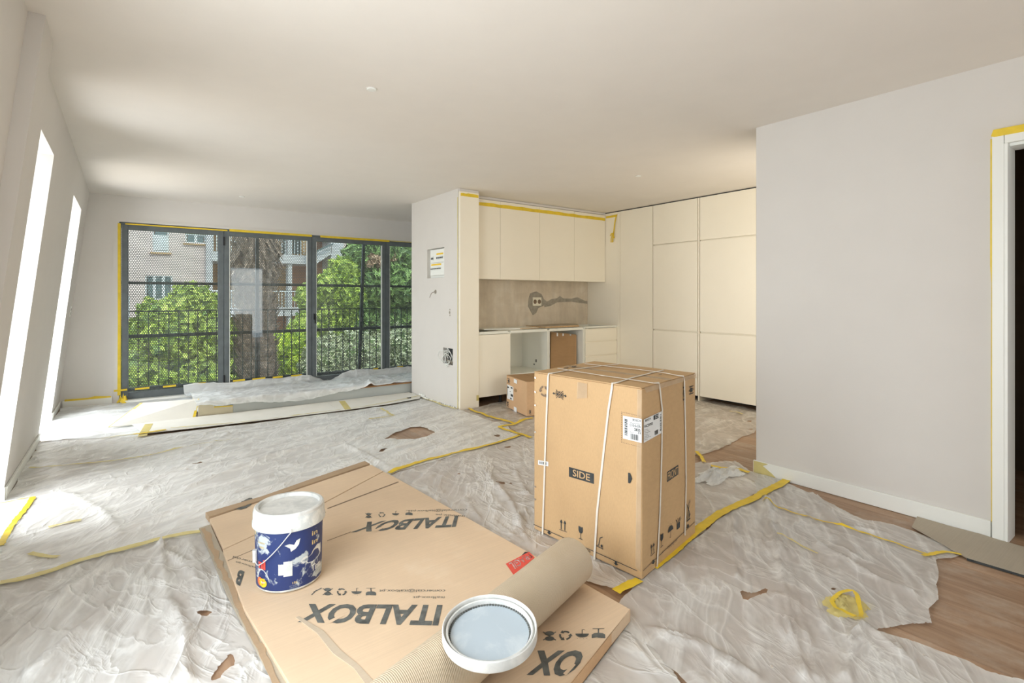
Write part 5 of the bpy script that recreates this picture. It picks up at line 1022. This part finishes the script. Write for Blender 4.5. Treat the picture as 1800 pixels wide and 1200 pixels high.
b0 = mk('baluster', box(-.0055, .0055, -.0055, .0055, .075, 1.128), 'rail', rl, local=True); b0.location = (.1386 - 2.2 - .2266, .02, 0)
for i in range(1, 42):
    c = b0.copy(); COL.objects.link(c); c.parent = rl; c.location = (.1386 - 2.2 - .2266 + .1133 * i, .02, 0)
struct('balcony_slab', box(-.5, 5, 8.36, 8.9, -.3, -.03), 'extw')
tag(mk('ground', box(-60, 70, 5, 80, -3.2, -2.8), 'ground'), 'earth garden ground below the apartment', 'ground')['kind'] = 'structure'
# far buildings
YB = 30.0
def bx(px0, px1, py0, py1, Y0, Y1, name, mat, par, dz=0, z=None, **k):
    a, b = onY(px0, 500, Y0), onY(px1, 500, Y0); zt = onY((px0 + px1) / 2, py0, Y0)[2]; zb = onY((px0 + px1) / 2, py1, Y0)[2]
    return mk(name, box(a[0], b[0], Y0, Y1, zb, zt), mat, par, **k)
pa = thing('apartment_building', 'pink rendered house wall with shuttered windows behind the laurel', 'building', (0, YB, -2.8))
xL, xR = onY(120, 500, YB)[0], onY(363, 500, YB)[0]
wins = [(268, 297, 404, 443), (326, 362, 411, 427), (255, 303, 484, 527), (215, 228, 520, 560)]
hol = [(onY(a, 500, YB)[0], onY(b, 500, YB)[0], onY((a + b) / 2, d, YB)[2], onY((a + b) / 2, c, YB)[2]) for a, b, c, d in wins]
mk('wall', wallgrid('y', YB, .4, [xL, xR], [-2.8, 9], hol), 'pink', pa); mk('rear_wall', box(xL, xR, YB + 1.0, YB + 1.2, -2.8, 9), 'terra', pa)
for i, (a, b, c, d) in enumerate(hol):
    fr = mk('window', join(box(a, a + .06, YB + .05, YB + .12, c, d), box(b - .06, b, YB + .05, YB + .12, c, d), box(a + .06, b - .06, YB + .05, YB + .12, c, c + .06), box(a + .06, b - .06, YB + .05, YB + .12, d - .06, d)), 'shut', pa)
    n = (1, 2, 3, 1)[i]
    for k in range(n): s = (b - a - .12) / n; mk('pane', box(a + .06 + k * s + .03, a + .06 + (k + 1) * s - .03, YB + .08, YB + .10, c + .06, d - .06), 'glassd', fr)
    if i == 0: mk('shutter', box(a + .04, b - .04, YB + .02, YB + .05, c + .10, c + (d - c) * .78), 'shut', fr)
    if i == 1 or i == 2:
        for k in range(1, n): x = a + (b - a) * k / n; mk('mullion', box(x - .06, x + .06, YB + .03, YB + .12, c, d), 'shut', fr)
    mk('sill', box(a - .1, b + .1, YB - .12, YB + .03, c - .10, c - .03), 'ochre', fr)
pb = thing('balcony_building', 'orange apartment block with white balconies and columns behind the palm', 'building', (8, YB, -2.8))
x3 = onY(560, 500, YB)[0]
mk('rear_wall', box(xR + .02, x3, YB + 2.2, YB + 2.5, -2.8, 9), 'ochre', pb)
mk('lower_wall', box(xR + .02, x3, YB + 2.0, YB + 2.15, -2.8, .4), 'terra', pb)
bx(515, 562, 466, 541, YB + 1.4, YB + 2.1, 'recess_wall', 'terra', pb)
for y0, y1 in ((446, 462), (541, 556), (362, 378)):
    zt, zb = onY(470, y0, YB - .4)[2], onY(470, y1, YB - .4)[2]; mk('balcony_slab', box(onY(372, 500, YB - .4)[0], onY(558, 500, YB - .4)[0], YB - .4, YB + 2, zb, zt), 'extw', pb)
for a, b in ((363, 374), (506.5, 513.5)): mk('column', box(onY(a, 500, YB - .3)[0], onY(b, 500, YB - .3)[0], YB - .3, YB + .2, -2.8, 9), 'extw', pb)
for zc_, ht in ((onY(470, 447, YB - .4)[2], 1.0), (onY(470, 541, YB - .4)[2], .9)):
    xa, xb = onY(374, 500, YB - .4)[0], onY(558, 500, YB - .4)[0]; l_ = [box(xa, xb, YB - .38, YB - .34, zc_ + ht - .05, zc_ + ht)] + [box(xa + i * .16, xa + i * .16 + .03, YB - .38, YB - .35, zc_, zc_ + ht - .05) for i in range(int((xb - xa) / .16))]
    o = mk('balcony_railing', join(*l_), 'shut', pb); o['kind'] = 'stuff'
for a, b, c, d in ((384, 394, 478, 535), (494, 504, 410, 446), (484, 495, 560, 592)): w_ = bx(a, b, c, d, YB + 2.10, YB + 2.18, 'window', 'shut', pb); bx(a + 1.2, b - 1.2, c + 1.2, d, YB + 2.04, YB + 2.09, 'pane', 'glassd', w_)
bx(515, 530, 415, 446, YB + 2.1, YB + 2.18, 'window', 'glassd', pb); bx(386, 394, 425, 442, YB - .2, YB - .1, 'hanging_cloth', 'red', pb)
pt = thing('stair_tower', 'white stair tower with a sloping flight and pink wall beside the conifer', 'building', (14, YB - 1, -2.8))
YT = YB - 1.5
bx(582, 604, 380, 660, YT, YT + 3, 'tower_wall', 'extw', pt); bx(558, 582.5, 380, 660, YT + 1.6, YT + 1.9, 'recess_wall', 'terra', pt); bx(575, 582.4, 447, 482, YT + 1.3, YT + 1.55, 'dark_opening', 'leafC', pt)
sp = [onY(x, y, YT) for x, y in ((552, 448), (583, 430), (583, 446), (552, 466))]; mk('stair_flight', ([tuple(p) for p in sp] + [(p[0], YT + 1.5, p[2]) for p in sp], BF), 'extw', pt)
sp = [onY(x, y, YT - .3) for x, y in ((556, 440), (586, 427), (586, 430), (556, 443))]; mk('handrail', ([tuple(p) for p in sp] + [(p[0], YT - .2, p[2]) for p in sp], BF), 'glassd', pt)
sp = [onY(x, y, YT) for x, y in ((552, 405), (600, 396), (600, 410), (552, 425))]; mk('stair_flight', ([tuple(p) for p in sp] + [(p[0], YT + 1.5, p[2]) for p in sp], BF), 'extw', pt)
bx(604, 640, 380, 660, YT + 1, YT + 2, 'side_wall', 'pink', pt); w_ = bx(604.5, 619, 437, 443, YT + .85, YT + .99, 'eave_band', 'terra', pt); bx(604, 617, 459, 480, YT + .9, YT + .99, 'shutter', 'terra', pt); bx(604, 614, 453, 456, YT + .85, YT + .99, 'lintel', 'terra', pt)
# foliage: real leaf quads on rounded masses
def leaves(cs, n, size, seed, flat_=1.0, elong=2.0, depth=.25):
    r = np.random.default_rng(seed); cs = np.array(cs, float); w = cs[:, 3] ** 2; idx = r.choice(len(cs), n, p=w / w.sum()); C_ = cs[idx]
    d = r.normal(size=(n, 3)); d /= np.linalg.norm(d, axis=1)[:, None]; lump = 1 + .16 * np.sin(d[:, 0] * 7 + idx) * np.sin(d[:, 2] * 8 + idx * 2) + .1 * np.sin(d[:, 1] * 13)
    P = C_[:, :3] + d * (C_[:, 3] * lump * (1 - depth * r.random(n) ** 2))[:, None] * np.array([1, 1, flat_])
    nrm = d + r.normal(size=(n, 3)) * .7; nrm /= np.linalg.norm(nrm, axis=1)[:, None]; u = np.cross(nrm, r.normal(size=(n, 3))); u /= np.linalg.norm(u, axis=1)[:, None]; v_ = np.cross(nrm, u); s = size * (.6 + .8 * r.random(n))[:, None]
    V = np.stack([P - u * s * elong / 2, P + v_ * s / 2 + nrm * s * .1, P + u * s * elong / 2, P - v_ * s / 2 + nrm * s * .1], 1).reshape(-1, 3); Fq = np.arange(n * 4).reshape(-1, 4); return V, Fq
def plant(name, label, cat, Y, blobs, n, size, mat, seed, trunk=None, **k):
    cs = []
    rj = random.Random(seed)
    for px, py, rp in blobs:
        Yj = Y + rj.uniform(-.5, .5); p = onY(px, py, Yj); dep = float(np.dot(p - CP, FW)); cs.append((*p, rp * dep / F))
    cs = np.array(cs); c0 = cs[:, :3].mean(0); t = thing(name, label, cat, (c0[0], c0[1], -2.8))
    V, Fq = leaves(cs, n, size, seed, **k); o = mk('foliage', (V, Fq), mat, t); o['kind'] = 'stuff'
    l_ = []
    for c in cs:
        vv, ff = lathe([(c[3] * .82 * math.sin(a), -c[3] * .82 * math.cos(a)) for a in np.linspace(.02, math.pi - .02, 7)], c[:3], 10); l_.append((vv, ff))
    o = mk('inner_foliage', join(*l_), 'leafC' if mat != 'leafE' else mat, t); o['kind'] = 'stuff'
    lo = c0[2]; mk('trunk', tube([(c0[0], c0[1], -2.8), (c0[0] + .05, c0[1], (lo - 2.8) / 2), (c0[0], c0[1], lo)], [.12, .09, .05], 8), 'bark2', t); return t
plant('laurel_shrub', 'big leafy green shrub outside the first window', 'tree', 13.5, [(300, 590, 50), (345, 545, 42), (258, 610, 44), (375, 590, 44), (325, 650, 65), (240, 660, 55), (390, 650, 50), (330, 525, 28), (280, 560, 35), (360, 690, 50), (270, 700, 60)], 17000, .085, 'leafA', 1)
plant('lime_shrub', 'bright yellow-green shrub to the right of the palm trunk', 'tree', 16, [(500, 605, 24), (490, 640, 26), (515, 640, 22), (485, 610, 20), (530, 600, 20), (395, 600, 16), (396, 640, 18)], 6500, .09, 'leafB', 2)
plant('garden_tree', 'rounded green tree in front of the stair tower', 'tree', 19, [(575, 505, 26), (602, 478, 26), (545, 520, 22), (560, 560, 32), (592, 545, 34), (535, 580, 26), (615, 520, 26), (580, 590, 34), (545, 625, 22)], 12000, .10, 'leafA', 3)
con = plant('conifer_tree', 'tall dense conifer seen through the third and fourth windows', 'tree', 23, [(640, 450, 34), (680, 430, 36), (720, 450, 36), (655, 500, 38), (700, 500, 40), (740, 510, 40), (645, 550, 38), (690, 560, 38), (735, 565, 40), (760, 460, 40), (620, 560, 20), (628, 430, 14)], 20000, .12, 'leafC', 4, elong=3)
cs = [];
for px, py, rp in ((655, 455, 9), (668, 460, 10), (650, 462, 7), (690, 452, 6)): p = onY(px, py, 22.0); cs.append((*p, rp * float(np.dot(p - CP, FW)) / F))
o = mk('dry_branch', leaves(cs, 1100, .11, 5), 'leafE', con); o['kind'] = 'stuff'
plant('olive_hedge', 'low grey-green olive hedge below the conifer', 'hedge', 14.5, [(575, 630, 40), (620, 625, 42), (665, 625, 42), (710, 620, 44), (755, 620, 46), (590, 670, 40), (650, 665, 44), (720, 660, 48), (548, 655, 24)], 20000, .06, 'leafD', 6, elong=2.6)
plant('flower_bed', 'orange flowers at the foot of the white column', 'flowers', 20, [(520, 652, 6), (532, 651, 6), (511, 656, 5)], 500, .07, 'red', 7)
# palm trunk with old leaf bases
pc_ = onY(450, 560, 13.0); pt_ = thing('palm_tree', 'thick shaggy palm trunk in the second window', 'palm', (pc_[0], pc_[1], -2.8)); dep = float(np.dot(pc_ - CP, FW)); R_ = 30 * dep / F
mk('trunk', lathe([(R_ * 1.05, -2.8), (R_ * 1.0, -1), (R_ * .95, .3), (R_ * .9, 1.6), (R_ * 1.0, 2.2), (R_ * 1.15, 3.4), (R_ * .9, 5)], (pc_[0], pc_[1], 0), 24), 'palm', pt_, smooth=True)
rr = random.Random(31); l_ = []
for i in range(900):
    a = rr.uniform(0, 2 * math.pi); z = -1.6 + i * .006; up = sstep(1.5, 2.3, z); r0 = R_ * (.9 + .12 * float(up)); L_ = .20 + .22 * float(up) * rr.random(); w_ = .06 + .04 * rr.random()
    o_ = np.array([math.cos(a), math.sin(a), 0]); tn = np.array([-math.sin(a), math.cos(a), 0]); b = np.array([pc_[0], pc_[1], z]) + o_ * r0
    tip = b + o_ * (.08 + .14 * rr.random() * (1 + float(up))) + np.array([0, 0, L_ * (-1 if float(up) > .4 and rr.random() < .75 else 1)]) + tn * rr.uniform(-.06, .06)
    l_.append(([tuple(b - tn * w_), tuple(b + tn * w_), tuple(b + o_ * .06), tuple(tip)], [(0, 1, 3), (1, 2, 3), (2, 0, 3), (0, 2, 1)]))
o = mk('leaf_bases', join(*l_), 'palm', pt_); o['kind'] = 'stuff'
